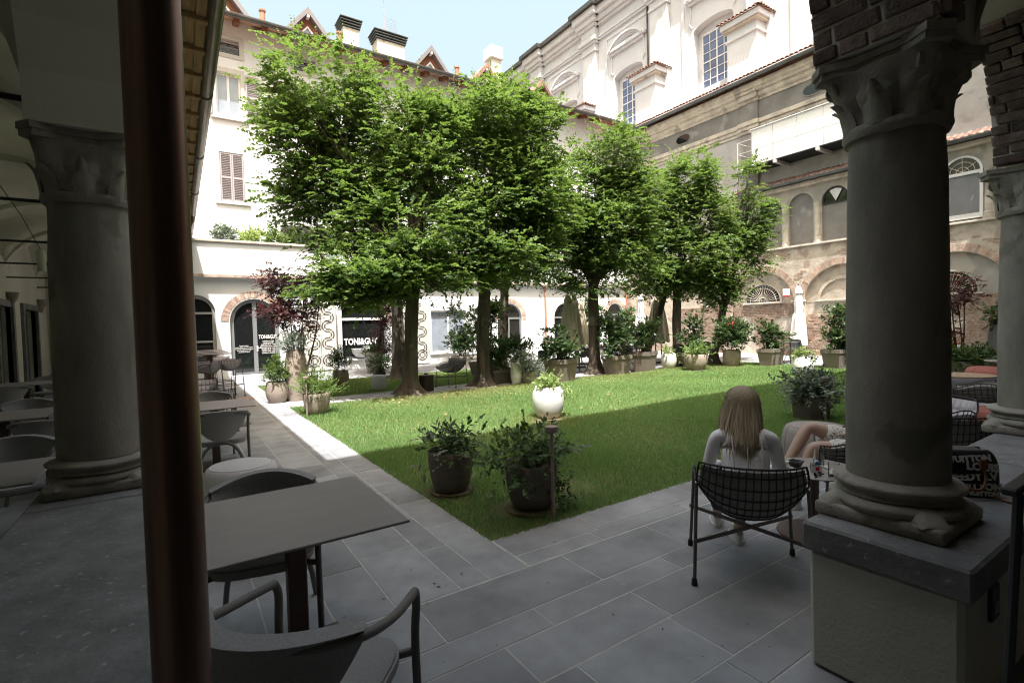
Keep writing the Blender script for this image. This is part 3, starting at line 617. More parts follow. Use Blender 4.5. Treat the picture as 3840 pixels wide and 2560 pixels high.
# glazed lunettes in the loggia
for c, kind in ((9.6, 0), (12.2, 1), (5.7, 2)):
    if kind < 2:
        zs = 6.12; wn = MB().plate([arch(c-.47, c+.47, zs, zs+.15, 14, .48), arch(c-.42, c+.42, zs+.05, zs+.15, 14, .43)], .05, FX(XR+.12)).build('lunette_window', IRON, rw, world=True)
        MB().plate([arch(c-.44, c+.44, zs+.02, zs+.15, 12, .45)], .01, FX(XR+.145)).build('pane', GLASS_D, wn)
        for s_ in (-1, 1): MB().tube([(XR+.12, c, zs+.03), (XR+.12, c+s_*.28, zs+.53)], .016, 5).build('glazing_bar', IRON, wn)
        if kind == 0: MB().plate([[(c, zs+.08), (c+.24, zs+.52), (c, zs+.58), (c-.24, zs+.52)]], .005, FX(XR+.138)).build('pale_board', WHITE, wn)
    else:
        wn = MB().plate([arch(c-.52, c+.52, 4.70, 6.25, 18), rect(c-.44, c+.44, 4.86, 6.14), arch(c-.45, c+.45, 6.24, 6.241, 16, .47)], .08, FX(XR-.02)).build('arched_window', WHITE, rw, world=True)
        MB().box(XR+.03, XR+.04, c-.46, c+.46, 4.8, 6.2).build('blind', BLIND, wn); MB().plate([arch(c-.48, c+.48, 6.2, 6.24, 14, .5)], .01, FX(XR+.03)).build('pane', GLASS_D, wn)
        fb = MB()
        for r in (.16, .32): fb.tube([(XR+.01, c+r*math.cos(math.pi*i/12), 6.25+r*math.sin(math.pi*i/12)) for i in range(13)], .013, 5)
        for q in (35, 90, 145): fb.tube([(XR+.01, c+.0*math.cos(math.radians(q)), 6.25), (XR+.01, c+.45*math.cos(math.radians(q)), 6.25+.45*math.sin(math.radians(q)))], .013, 5)
        fb.build('fan_bars', CORNICE, wn)
# lower arch infill
ofs = XR+.19
BB = wobble(MB().rbox(-.5, .5, -.5, .5, -.5, .5, .05), .06, 2.1).mesh('brick', BRICK_OLD)
cand = []; random.seed(21)
for bi, c in enumerate(bays):
    MB().plate([arch(c-BR-.02, c+BR+.02, 2.22, 2.23, 20)], .02, FX(ofs-.015)).build('tympanum', RENDER_T if bi != 3 else RENDER_G, rw, world=True)
    MB().box(ofs-.004, ofs+.01, c-BR-.02, c+BR+.02, 0, 2.23).build('mortar_bed', MORT_W, rw, world=True)
    for r in range(31):
        z = .04+r*.071; y0 = c-BR+(.13 if r % 2 else 0)-.1
        while y0 < c+BR:
            ln = random.choice((.25, .26, .27, .24, .13)); a, b = max(y0, c-BR), min(y0+ln, c+BR)
            if b-a > .05 and not (noise.noise(Vector((c, y0*.9, z*1.3)))*1.3 > .38):
                vis = (10 if bi == 2 and y0 > 8.6 else 9 if bi == 1 else 7 if bi == 3 and y0 > 4.6 else 0)
                cand.append((vis+z*.3+random.random()*.5, (a+b)/2, z+.033, b-a-.012, .058+random.uniform(-.004, .004), random.uniform(-.010, .012)))
            y0 += ln
cand.sort(reverse=True)
def brick_m(c): return T(ofs-.004+c[5], c[1], c[2]) @ S(.05, c[3], c[4])
for c in cand[:170]: inst(BB, 'brick', rw, brick_m(c), world=True)
def join(meshv, meshf, mats):
    V = np.array(meshv); Vh = np.c_[V, np.ones(len(V))]; mb = MB()
    for M4 in mats:
        n = len(mb.v); mb.v += [tuple(p[:3]) for p in (Vh @ np.array(M4).T)]; mb.f += [tuple(i+n for i in q) for q in meshf]
    return mb
bbx = MB().box(-.5, .5, -.5, .5, -.5, .5)
tag(join(bbx.v, bbx.f, [brick_m(c) for c in cand[170:]]).build('brickwork', BRICK_OLD, rw, world=True), kind='stuff')
for c in bays[1:4]: voussoirs(rw, FX(XR), c, 2.2, BR, 42, .26, .25, math.pi-.25, .004, BB)
# patches of bare brick on the upper face of the wall
pts = []
for r_ in range(33):
    z_ = 2.25+.071*r_; y_ = 3.0+(.13 if r_ % 2 else 0)
    while y_ < 13.6:
        if noise.noise(Vector((y_*.55, z_*1.1, 4)))+.5*noise.noise(Vector((y_*2, z_*3, 9))) > .06 and all((y_-c)**2+max(0, z_-2.2)**2 > (BR+.42)**2 for c in bays): pts.append(T(XR+.002+random.uniform(-.006, .008), y_, z_) @ S(.03, .235, random.uniform(.050, .060)))
        y_ += .26
tag(join(bbx.v, bbx.f, pts).build('bare_brick_patch', BRICK_OLD, rw, world=True), kind='stuff')
# fan window in bay 12.65, blind arch in bay 9.33, round window in bay 5.95
def fan(c, r, zs, name):
    wn = MB().plate([arch(c-r-.07, c+r+.07, zs, zs+.01, 20, r+.07), arch(c-r, c+r, zs+.04, zs+.05, 20, r-.03)], .10, FX(ofs-.09)).build(name, RENDER_G, rw, world=True)
    MB().plate([arch(c-r, c+r, zs+.02, zs+.03, 18, r)], .004, FX(ofs-.022)).build('pane', GLASS_D, wn)
    fb = MB(); x_ = ofs-.06
    for k in range(1, 18): q = math.pi*k/18; fb.tube([(x_, c+.17*math.cos(q), zs+.05+.17*math.sin(q)), (x_, c+r*.96*math.cos(q), zs+.04+(r-.05)*math.sin(q))], .009, 4)
    for rr in (.17, .6): fb.tube([(x_, c+rr*math.cos(math.pi*i/16), zs+.05+rr*math.sin(math.pi*i/16)) for i in range(17)], .011, 4)
    for s_ in (-1, 1): fb.tube([(x_, c+s_*.07+.06*(1-i/16)*math.cos(i*.7), zs+.1+.06*(1-i/16)*math.sin(i*.7)) for i in range(16)], .008, 4)
    fb.build('fan_grille', CORNICE, wn); MB().rbox(ofs-.12, ofs-.02, c-r-.15, c+r+.15, zs-.05, zs, .01).build('sill', MORT_W, wn)
fan(12.62, .78, 2.30, 'fan_window'); fan(6.05, .72, 2.28, 'fan_window')
bw = MB().plate([arch(9.33-1.0, 9.33+1.0, 2.26, 2.27, 20, .96), arch(9.33-.88, 9.33+.88, 2.20, 2.27, 20, .84)], .07, FX(ofs-.085)); wobble(bw, .012, 4).build('blind_arch', RENDER_T, rw, world=True)
MB().rbox(ofs-.10, ofs-.02, 8.3, 10.36, 2.24, 2.29, .01).build('blind_sill', MORT_W, rw, world=True)
al = MB().rbox(XR-.10, XR, 11.35, 11.62, 2.55, 2.85, .02).build('alarm_box', WHITE, rw, world=True); MB().rbox(XR-.102, XR-.002, 11.352, 11.618, 2.505, 2.56, .01).build('red_light', M_('red_plastic', (.5, .04, .03), rough=.4), al)
for yc in (10.98, 7.63):
    cb = MB().lathe([(.10, 1.95), (.12, 2.05), (.16, 2.15), (.22, 2.26)], 14, (XR-.05, yc)); cb.rbox(XR-.16, XR+.1, yc-.25, yc+.25, 2.26, 2.33, .02); wobble(cb, .012, 6).build('corbel', CORNICE, rw, 40, world=True)
pil = MB(); pil.rbox(XR-.12, XR, 4.05, 4.45, 0, 2.2, .02); wobble(pil, .008, 4).build('pilaster', RENDER_G, rw, world=True)
cpx = capital_mb(.16, .22, .42, 9, 32, 10).build('pilaster_capital', STONEC, rw, 50, world=True); cpx.matrix_basis = T(XR-.02, 4.25, 2.2)
# lean-to tile roof over the loggia
TIL = MB(); n = 8
vs = [(.085*math.cos(math.pi*i/n)*(1-.12*k), .42*k, .06*math.sin(math.pi*i/n)) for k in (0, 1) for i in range(n+1)]+[(.070*math.cos(math.pi*i/n)*(1-.12*k), .42*k, .045*math.sin(math.pi*i/n)) for k in (0, 1) for i in range(n+1)]
fs = [(i, i+1, n+2+i, n+1+i) for i in range(n)]+[(2*n+2+i, 3*n+3+i, 3*n+4+i, 2*n+3+i) for i in range(n)]+[(i, 2*n+2+i, 2*n+3+i, i+1) for i in range(n)]
TILM = TIL.add(vs, fs).mesh('roof_tile', TILE, 40)
def tiles_x(par, x0, z0, pitch, y0, y1, rows, name='roof_tile', pitch_w=.19):
    k = int((y1-y0)/pitch_w)
    for r in range(rows):
        for i in range(k):
            yy = y0+(i+.5)*pitch_w+random.uniform(-.008, .008)
            inst(TILM, name, par, T(x0+r*.36*math.cos(pitch), yy, z0+r*.36*math.sin(pitch)+random.uniform(-.005, .01)) @ RY(-pitch) @ RZ(-math.pi/2+random.uniform(-.03, .03)), world=True)
def slope(par, name, x0, z0, x1, z1, y0, y1, mat, t=.04):
    MB().add([(x0, y0, z0), (x0, y1, z0), (x1, y1, z1), (x1, y0, z1), (x0, y0, z0-t), (x0, y1, z0-t), (x1, y1, z1-t), (x1, y0, z1-t)], [(0, 1, 2, 3), (4, 7, 6, 5), (0, 4, 5, 1), (1, 5, 6, 2), (2, 6, 7, 3), (3, 7, 4, 0)]).build(name, mat, par, world=True)
def gutter_y(par, x, z, y0, y1, mat, r=.075):
    pg = [(r*math.cos(math.pi+math.pi*i/8), r*1.3*math.sin(math.pi+math.pi*i/8)) for i in range(9)]
    MB().plate([pg+[(r, .02), (-r, .02)]], y1-y0, Matrix(((1, 0, 0, x), (0, 0, 1, y0), (0, 1, 0, z), (0, 0, 0, 1)))).build('gutter', mat, par, 50, world=True)
slope(rw, 'roof', XR-.28, 7.22, XR+.8, 7.72, -1, 14.2, TILE); tiles_x(rw, XR-.36, 7.25, .43, 3.4, 14.0, 2); gutter_y(rw, XR-.40, 7.24, -1, 14.2, GUTG)
wobble(MB().rbox(XR-.2, XR+.3, -1, 14.2, 7.02, 7.17, .02), .008, 3).build('eave_moulding', CORNICE, rw, world=True)
# ------------------------------------------------------------------ grey building behind (aisle of the church)
gw = thing('grey_aisle', 'grey and cream aisle wall with peeling cornice under a tiled eave', 'building', (22.4, 12, 7))
GX = 22.3
MB().box(GX, GX+.3, 2, 26, 4.5, 12.2).build('wall', M_('pale_grey_render', (.42, .405, .395), var=.14, scale=1.1, bump=.15, bscale=16, spots=((.33, .31, .30), .7, .58)), gw, world=True)
MB().box(GX-.03, GX, 2, 26, 10.62, 11.45).build('frieze', RENDER_D, gw, world=True)
for z0, z1, p in ((10.10, 10.25, .06), (10.25, 10.42, .11), (10.42, 10.62, .17)):
    wobble(MB().rbox(GX-p, GX-.001, 2, 26, z0, z1-.003, .02), .008, 2).build('architrave', CORNICE, gw, world=True)
prof_c = [(0, 11.45), (.10, 11.45), (.11, 11.56), (.20, 11.60), (.25, 11.70), (.24, 11.79), (.34, 11.80), (.37, 11.92), (.43, 11.94), (.47, 12.05), (.46, 12.18), (0, 12.19)]
def crn(u, v):
    k = v*(len(prof_c)-1); a = int(min(k, len(prof_c)-2)); f_ = k-a; p = prof_c[a][0]*(1-f_)+prof_c[a+1][0]*f_; z = prof_c[a][1]*(1-f_)+prof_c[a+1][1]*f_; y_ = 2+24*u
    q = noise.noise(Vector((y_*1.7, z*3, 1)))*.018+noise.noise(Vector((y_*6, z*8, 5)))*.010-(.05 if p > .2 and noise.noise(Vector((y_*.9, 3, z))) > .38 else 0)
    return Vector((GX-p+(q if p > .01 else 0), y_, z+q*.4))
MB().grid(crn, 420, (len(prof_c)-1)*2).build('cornice', CORNICE, gw, 50, world=True)
for yc in (19.6, 13.35):
    MB().rbox(GX-.10, GX-.001, yc-.42, yc+.42, 4.6, 10.1, .01).build('pilaster', RENDER_D, gw, world=True)
    for z0, z1, p in ((10.1, 10.25, .16), (10.25, 10.42, .21), (10.42, 10.62, .27)): MB().rbox(GX-p, GX-.002, yc-.5, yc+.5, z0-.002, z1-.004, .02).build('architrave_break', CORNICE, gw, world=True)
    for z0, z1, p in ((11.45, 11.58, .20), (11.58, 11.80, .34), (11.80, 11.93, .44), (11.93, 12.18, .52)): wobble(MB().rbox(GX-p, GX-.002, yc-.5, yc+.5, z0-.002, z1-.004, .02), .015, 2.4).build('cornice_break', CORNICE, gw, world=True)
    MB().rbox(GX-.10, GX-.03, yc-.42, yc+.42, 10.621, 11.449, .01).build('frieze_break', RENDER_D, gw, world=True)
for yc in (17.0, 10.55):
    ov = [(yc+.42*math.copysign(abs(math.cos(q))**.7, math.cos(q)), 11.02+.21*math.sin(q)) for q in [2*math.pi*i/24 for i in range(24)]]
    o_ = MB().plate([[(yc+(a-yc)*1.12, 11.02+(b-11.02)*1.2) for a, b in ov], ov], .05, FX(GX-.06)).build('oval_window', RENDER_D, gw, world=True)
    MB().plate([ov], .01, FX(GX-.045)).build('pane', GLASS_D, o_)
slope(gw, 'roof', GX-.66, 12.40, 24.0, 13.2, 2, 26, TILE); tiles_x(gw, GX-.72, 12.45, .42, 7.2, 21.0, 2); gutter_y(gw, GX-.74, 12.32, 2, 26, GUTG, .09)
# hoarding on a steel gantry
hd = thing('banner_gantry', 'blank white banner stretched over a steel gantry on the grey wall', 'banner', (21.5, 11, 8.3))
BX = 21.45
STEEL = M_('white_steel', (.58, .57, .55), var=.06, rough=.5)
MB().box(BX+.28, BX+.29, 7.6, 12.95, 8.45, 10.0).build('banner', WHITE, hd, world=True)
for i in range(5): MB().box(BX+.272, BX+.2795, 7.9+i*1.02, 7.912+i*1.02, 8.45, 10.0).build('seam', SHUT, hd, world=True)
MB().tube([(BX+.25, 7.6, 10.02), (BX+.25, 13.0, 10.02)], .03, 6).build('top_tube', STEEL, hd, world=True)
for z in (8.95, 9.45): MB().tube([(BX-.25, 7.6, z), (BX-.25, 13.3, z)], .017, 5).build('rail', STEEL, hd, world=True)
for y_ in (7.6, 9.5, 11.4, 13.3): MB().tube([(BX-.25, y_, 8.3), (BX-.25, y_, 9.47)], .02, 5).build('stanchion', STEEL, hd, world=True)
for z in (8.95, 9.45): MB().tube([(BX-.25, 13.3, z), (GX, 13.3, z)], .017, 5).build('end_rail', STEEL, hd, world=True)
MB().box(BX-.25, GX, 7.6, 13.3, 8.27, 8.30).build('walkway', IRON, hd, world=True)
for y_ in (8.2, 9.9, 11.6, 13.1): MB().box(BX-.35, GX, y_-.05, y_+.05, 8.13, 8.265).build('bracket', STEEL, hd, world=True)
for i in range(5): MB().lathe([(.04, 0), (.055, .02), (.055, .14), (.04, .16)], 10, M=T(GX-.28, 8.2+i*1.1, 10.2) @ RY(math.pi/2)).build('flood_lamp', SHUT, hd, world=True)
# ------------------------------------------------------------------ white church nave (faces -X)
ch = thing('white_church', 'tall white baroque church nave with pilasters, curved pediments and buttress piers', 'church', (24.2, 20, 12))
CX_ = 24.0
wy = [10.43, 16.38, 22.33, 28.28, 34.2]
hl = [arch(c-1.18, c+1.18, 14.0, 17.15, 14, .38) for c in wy]
MB().plate([rect(4, 44, 10, 22.4)]+hl, .75, FX(CX_)).build('nave_wall', CHURCH, ch, world=True)
for ci, c in enumerate(wy[:4]):
    MB().plate([rect(c-1.9, c+1.9, 13.2, 20.05), rect(c-1.72, c+1.72, 13.1, 19.9)], .06, FX(CX_-.06)).build('panel_moulding', CHURCH, ch, world=True)
    wn = MB().plate([rect(c-.88, c+.88, 14.0, 17.02), rect(c-.82, c+.82, 14.06, 16.96)], .08, FX(CX_+.34)).build('window', WHITE, ch, world=True)
    MB().plate([arch(c-1.2, c+1.2, 13.9, 17.1, 10, .36), rect(c-.87, c+.87, 14.01, 17.01)], .05, FX(CX_+.44)).build('reveal', CHURCH, wn)
    for k in range(5): MB().box(CX_+.35, CX_+.39, c-.84+k*.42-(.03 if k == 2 else .014), c-.84+k*.42+(.03 if k == 2 else .014), 14.03, 16.99).build('mullion', WHITE, wn)
    for k in range(7): MB().box(CX_+.348, CX_+.388, c-.85, c+.85, 14.05+k*.483-(.028 if k == 3 else .014), 14.05+k*.483+(.028 if k == 3 else .014)).build('glazing_bar', WHITE, wn)
    PN = MB().box(0, .006, -.195, .195, 0, .45).mesh('pane', GLASS_B)
    for i in range(4):
        for k in range(6): inst(PN, 'pane', wn, T(CX_+.38, c-.63+i*.42, 14.065+k*.483) @ RZ(random.uniform(-.02, .02)))
    # segmental pediment with scrolled ears
    for r0_, r1_, p in ((1.62, 1.48, .30), (1.48, 1.34, .20), (1.34, 1.22, .12)):
        pts = [(c+r0_*math.cos(q), 18.35+r0_*.78*math.sin(q)) for q in [math.radians(28+124*i/18) for i in range(19)]]
        pin = [(c+r1_*math.cos(q), 18.35+r1_*.78*math.sin(q)) for q in [math.radians(152-124*i/18) for i in range(19)]]
        MB().plate([pts+pin], p, FX(CX_-p)).build('pediment_arch', CHURCH, ch, world=True)
    MB().rbox(CX_-.26, CX_, c-1.55, c+1.55, 18.82, 19.02, .02).build('pediment_base', CHURCH, ch, world=True); MB().rbox(CX_-.16, CX_, c-1.4, c+1.4, 18.66, 18.815, .02).build('pediment_base', CHURCH, ch, world=True)
    for s_ in (-1, 1):
        pts = [(c+s_*(1.35-.05*math.sin(i*.5)), 18.66-i*.12) for i in range(9)]
        MB().tube([(CX_-.03, a, b) for a, b in pts]+[(CX_-.03, c+s_*1.24, 17.45)], .05, 5).build('ear_moulding', CHURCH, ch, world=True)
for yc in (13.75, 19.7, 25.55, 31.5, 37.4):
    MB().rbox(CX_-.28, CX_, yc-.62, yc+.62, 10, 19.6, .02).build('pilaster', CHURCH, ch, world=True)
    for z0, z1, p, e in ((19.6, 19.75, .36, .08), (19.75, 20.1, .31, .03), (20.1, 20.25, .42, .14), (20.25, 20.5, .52, .2), (20.5, 20.75, .36, .06), (20.75, 21.2, .34, .04), (21.2, 21.4, .48, .18), (21.4, 21.75, .62, .3), (21.75, 22.2, .80, .45)):
        MB().rbox(CX_-p, CX_, yc-.62-e, yc+.62+e, z0, z1-.004, .02).build('entablature_break', CHURCH, ch, world=True)
    MB().box(CX_-1.0, CX_, yc-1.2, yc+1.2, 22.21, 22.47).build('eave_break', GUTM, ch, world=True)
for z0, z1, p in ((20.25, 20.38, .14), (20.38, 20.5, .2), (21.2, 21.4, .18), (21.4, 21.75, .32), (21.75, 22.2, .52)):
    MB().rbox(CX_-p, CX_-.001, 4, 44, z0, z1-.004, .02).build('entablature', CHURCH, ch, world=True)
MB().box(CX_-.72, CX_, 4, 44, 22.2, 22.45).build('eave_gutter', GUTM, ch, world=True)
slope(ch, 'roof', CX_-.7, 22.5, CX_+7, 24.6, 4, 44, TILE)
MB().tube([(CX_-.1, 20.65, 13.5), (CX_-.1, 20.65, 22.2)], .05, 8).build('downpipe', GUTM, ch, 50, world=True)
for yc in (14.15, 20.12, 26.05, 32.0):
    x0, y0, y1 = 23.0, yc-.76, yc+.76
    pr_ = MB().box(x0, CX_, y0, y1, 12.4, 15.55).build('buttress_pier', CHURCH, ch, world=True)
    MB().rbox(x0-.08, CX_, y0-.08, y1+.08, 15.05, 15.18, .02).build('string', CHURCH, pr_)
    MB().rbox(x0-.16, CX_, y0-.16, y1+.16, 15.551, 15.68, .02).build('cap_moulding', CORNICE, pr_); MB().rbox(x0-.24, CX_, y0-.24, y1+.24, 15.681, 15.95, .02).build('cap', CHURCH, pr_)
    MB().add([(x0-.3, y0-.3, 15.95), (x0-.3, y1+.3, 15.95), (CX_, y1+.3, 15.95), (CX_, y0-.3, 15.95), (CX_, yc, 16.75), (x0+.5, yc, 16.45)], [(0, 1, 5), (1, 2, 4, 5), (0, 5, 4, 3), (0, 3, 2, 1), (2, 3, 4)]).build('cap_roof', TILE, pr_)
    for i in range(11): inst(TILM, 'roof_tile', pr_, T(x0-.36, y0-.26+i*.204, 15.97) @ RY(-.45) @ RZ(-math.pi/2))
    for i in range(7): inst(TILM, 'roof_tile', pr_, T(x0-.2+i*.2, y0-.36, 15.97) @ RX(.45))
    MB().tube([(CX_-.02, yc-.2, 16.6), (CX_-.02, yc-.2, 18.0)], .012, 4).build('lightning_rod', IRON, pr_)
# ------------------------------------------------------------------ photo pixel (2352 wide) + distance -> point
CAM = Vector((0, 0, 1.6))
def at(u, v, d): return CAM+(RIGHT*((u-1176)/1155.2)-UP*((v-784)/1155.2)+FWD)*d
def depth(x, y, z=0): return (Vector((x, y, z))-CAM).dot(FWD)
BARK = M_('hornbeam_bark', (.085, .07, .056), var=.4, scale=6, stretch=(1, 1, .22), bump=.7, bscale=18, spots=((.15, .135, .105), 3, .62))
TWIG = M_('twig', (.09, .07, .05), var=.2)
HORN = leaf_mat('hornbeam_leaf', (.026, .058, .020), (.115, .19, .052), (.21, .33, .06), .36, c3=(.26, .31, .105))
MAPLE = leaf_mat('maple_leaf', (.06, .025, .028), (.15, .075, .08), (.18, .06, .06), .3)
LF_MID = leaf_mat('shrub_leaf', (.04, .085, .03), (.12, .185, .075), (.15, .23, .06), .32)
LF_DARK = leaf_mat('laurel_leaf', (.03, .065, .025), (.085, .13, .055), (.11, .18, .05), .25, .38)
LF_BRIGHT = leaf_mat('bright_leaf', (.075, .135, .035), (.15, .225, .07), (.22, .32, .07), .38)
LF_PALE = leaf_mat('variegated_leaf', (.16, .24, .07), (.38, .44, .20), (.40, .52, .14), .4)
LF_SILV = leaf_mat('silver_leaf', (.13, .17, .13), (.24, .28, .23), (.2, .26, .16), .25)
GRASSM = leaf_mat('grass_blade', (.10, .20, .06), (.265, .405, .15), (.23, .42, .10), .33, .55)
HEX = np.array([(0, 0, 0), (.28, .40, .06), (.68, .34, .05), (1, 0, -.04), (.68, -.34, .05), (.28, -.40, .06)])
DIA = np.array([(0, 0, 0), (.42, .46, .08), (1, 0, -.05), (.42, -.46, .08)])
LANCE = np.array([(0, 0, 0), (.45, .16, .03), (1, 0, -.06), (.45, -.16, .03)])
def unit(a): return a/np.maximum(np.linalg.norm(a, axis=-1, keepdims=True), 1e-9)
def leaves(base, axis, normal, size, tmpl, width=1.0):
    """base/axis/normal (n,3) -> polygon verts"""
    ax = unit(axis); sd = unit(np.cross(normal, ax)); nm = np.cross(ax, sd); s = np.asarray(size).reshape(-1, 1, 1)
    P = base[:, None, :]+s*(ax[:, None, :]*tmpl[None, :, 0:1]+sd[:, None, :]*tmpl[None, :, 1:2]*width+nm[:, None, :]*tmpl[None, :, 2:3])
    return P.reshape(-1, 3)
def crown(lobes, dens, per_cluster, nleaf, lsize, tmpl=HEX, spray=.30, flat=.5, rng=None, up=0., shell=.55, droop=.1, width=1.0, lift=.0, holes=0):
    """lobes: (centre, (rx,ry,rz)). twigs carrying two rows of leaves, gathered in clusters near the surface of each lobe"""
    rng = rng or RNG; OUT = []; RN = []
    for c, r in lobes:
        c = np.array(c, float); r = np.array(r, float); area = 4*math.pi*((r[0]*r[1])**1.6/3+(r[0]*r[2])**1.6/3+(r[1]*r[2])**1.6/3)**(1/1.6)
        nc = max(6, int(dens*area)); d = unit(rng.normal(size=(nc, 3)))
        ph = rng.uniform(0, 6.28, 6)
        bump_ = 1+.16*np.sin(3*d[:, 0]+ph[0])*np.sin(4*d[:, 2]+ph[1])+.14*np.sin(7*d[:, 1]+ph[2])*np.sin(6*d[:, 2]+ph[3])
        rad = shell+(1-shell)*rng.uniform(0, 1, nc)**.55
        cl = c+d*r*(rad*bump_)[:, None]
        if holes:
            hv = np.array([noise.noise(Vector(q)*1.15+Vector((ph[0], 0, 0)))+.5*noise.noise(Vector(q)*2.6) for q in cl]); ok_ = hv > -holes; cl = cl[ok_]; d = d[ok_]; nc = len(cl)
        k = per_cluster; p = np.repeat(cl, k, 0)+rng.normal(size=(nc*k, 3))*np.array([.16, .16, .09])*spray/.3; dd = np.repeat(d, k, 0)
        ori = unit(dd*np.array([1, 1, flat])+rng.normal(size=dd.shape)*.55*np.array([1, 1, flat])+np.array([0, 0, lift]))
        nrm = unit(np.array([0, 0, 1.])+rng.normal(size=dd.shape)*.32+dd*.25)
        L = spray*rng.uniform(.55, 1.25, len(p)); tint = rng.uniform(0, 1, len(p))
        for i in range(nleaf):
            t = (i+.6)/nleaf; sgn = 1 if i % 2 else -1
            side = unit(np.cross(nrm, ori))*sgn
            b = p+ori*(L*t)[:, None]+np.array([0, 0, -1])*(droop*L*t*t)[:, None]
            ax = ori*(.55+.6*t)+side*(1.0-.5*t)+rng.normal(size=p.shape)*.22
            OUT.append(leaves(b, ax, nrm+rng.normal(size=p.shape)*.25, lsize*rng.uniform(.5, 1.25, len(p))*(1-.25*abs(t-.5)), tmpl, width))
            RN.append(np.repeat(np.clip((tint*.65+rng.uniform(0, .35, len(p)))**1.25, 0, 1), len(tmpl)))
    return np.concatenate(OUT), np.concatenate(RN)
def foliage_obj(name, V, R, k, mat, parent, world=False):
    return inst(fast_mesh(name, V, k, mat, {'rnd': R}), name, parent, None, world)
def trunk_mb(path, rad, flare=.0, n=18, seed=0, rib=.12):
    mb = MB(); P = [Vector(p) for p in path]
    # resample
    Q = []; RR = []
    for i in range(len(P)-1):
        for s_ in range(5): Q.append(P[i].lerp(P[i+1], s_/5)); RR.append(rad[i]+(rad[i+1]-rad[i])*s_/5)
    Q.append(P[-1]); RR.append(rad[-1]); vs = []; fs = []
    z0 = Q[0].z
    for j, (q, r) in enumerate(zip(Q, RR)):
        for i in range(n):
            a = 2*math.pi*i/n; f_ = 1+rib*math.sin(5*a+seed+q.z*.8)+.07*math.sin(9*a+q.z*2)
            fl = flare*math.exp(-(q.z-z0)/.13)*(1+.6*math.sin(5*a+seed)+.35*math.sin(3*a+seed*2))
            x = q.x+(r*f_+fl)*math.cos(a); y_ = q.y+(r*f_+fl)*math.sin(a); vs.append((x, y_, q.z))
    fs = [(j*n+i, j*n+(i+1) % n, (j+1)*n+(i+1) % n, (j+1)*n+i) for j in range(len(Q)-1) for i in range(n)]
    return mb.add(vs, fs)
def hornbeam(base, label, tops, lobes, r=.17, dens=22, leaf=.085, seed=1, flare=.22, tmpl=HEX, per=5, ddep=0., extra=None, name='hornbeam_tree', nl=9, spr=.34):
    t = thing(name, label, 'tree', base, 0, 'hornbeams on the lawn'); d = depth(*base); rng = np.random.default_rng(seed)
    W = []
    for u, v, ru, rv, dd in lobes:
        c = at(u, v, d+dd); k = (d+dd)/1155.2; W.append((c, (ru*k, ru*k*.85, rv*k)))
    top = at(tops[0], tops[1], d); b = Vector(base)
    mid = b.lerp(top, .5)+Vector((random.uniform(-.06, .06), random.uniform(-.06, .06), 0))
    wobble(trunk_mb([b+Vector((0, 0, -.05)), b+Vector((0, 0, .12)), b+Vector((0, 0, .4)), mid, top], [r*1.25, r*1.15, r*1.02, r*.95, r*.85], flare, 22, seed), .012, 5, seed).build('trunk', BARK, t, 60, world=True)
    for i, (c, rr) in enumerate(W):
        st = b.lerp(top, random.uniform(.82, 1.0)); m1 = st.lerp(c, .5)+Vector((random.uniform(-.2, .2), random.uniform(-.2, .2), random.uniform(-.1, .25)))
        lb = MB().tube([st, st.lerp(m1, .5)+Vector((0, 0, .05)), m1, c.lerp(m1, .25), c], [r*.5, r*.42, r*.34, r*.25, r*.16], 8)
        for k in range(7):
            q = Vector(rng.normal(size=3)); q.normalize(); e = c+Vector((q.x*rr[0], q.y*rr[1], q.z*rr[2]))*.85; s0 = m1.lerp(c, random.random())
            lb.tube([s0, s0.lerp(e, .5)+Vector((0, 0, -.08)), e], [r*.16, r*.10, .008], 5)
        lb.build('limb', BARK, t, 60, world=True)
    if extra:
        for pts, rad in extra: MB().tube([at(u, v, d+dd) for u, v, dd in pts], rad, 10).build('limb', BARK, t, 60, world=True)
    V, R = crown(W, dens*1.3, per, nl, leaf, tmpl, spr, .30, rng, shell=.30, droop=.16, holes=.05)
    # upright shoots that break the outline
    sh = []; up_ = []
    for c, rr in W:
        for k in range(int(10*rr[0])):
            q = rng.uniform(0, 6.28); s_ = rng.uniform(.3, .95); sh.append((c.x+rr[0]*s_*math.cos(q), c.y+rr[1]*s_*math.sin(q), c.z+rr[2]*math.sqrt(max(0, 1-s_*s_))*.9)); up_.append((math.cos(q)*s_*.8, math.sin(q)*s_*.8, rng.uniform(.3, 1.1)))
    sh = np.array(sh); up_ = unit(np.array(up_)); Ls = rng.uniform(.3, .75, len(sh)); VV = [V]; RR = [R]
    for i in range(13):
        tt = i/13; b_ = sh+up_*(Ls*tt)[:, None]; sd = unit(np.cross(up_, rng.normal(size=up_.shape)))
        VV.append(leaves(b_, sd*.9+up_*.6, up_+rng.normal(size=up_.shape)*.5, leaf*.85*(1-.45*tt)*rng.uniform(.8, 1.1, len(sh)), tmpl)); RR.append(np.repeat(rng.uniform(.4, 1, len(sh)), len(tmpl)))
    foliage_obj('crown', np.concatenate(VV), np.concatenate(RR), len(tmpl), HORN, t, True)
    return t
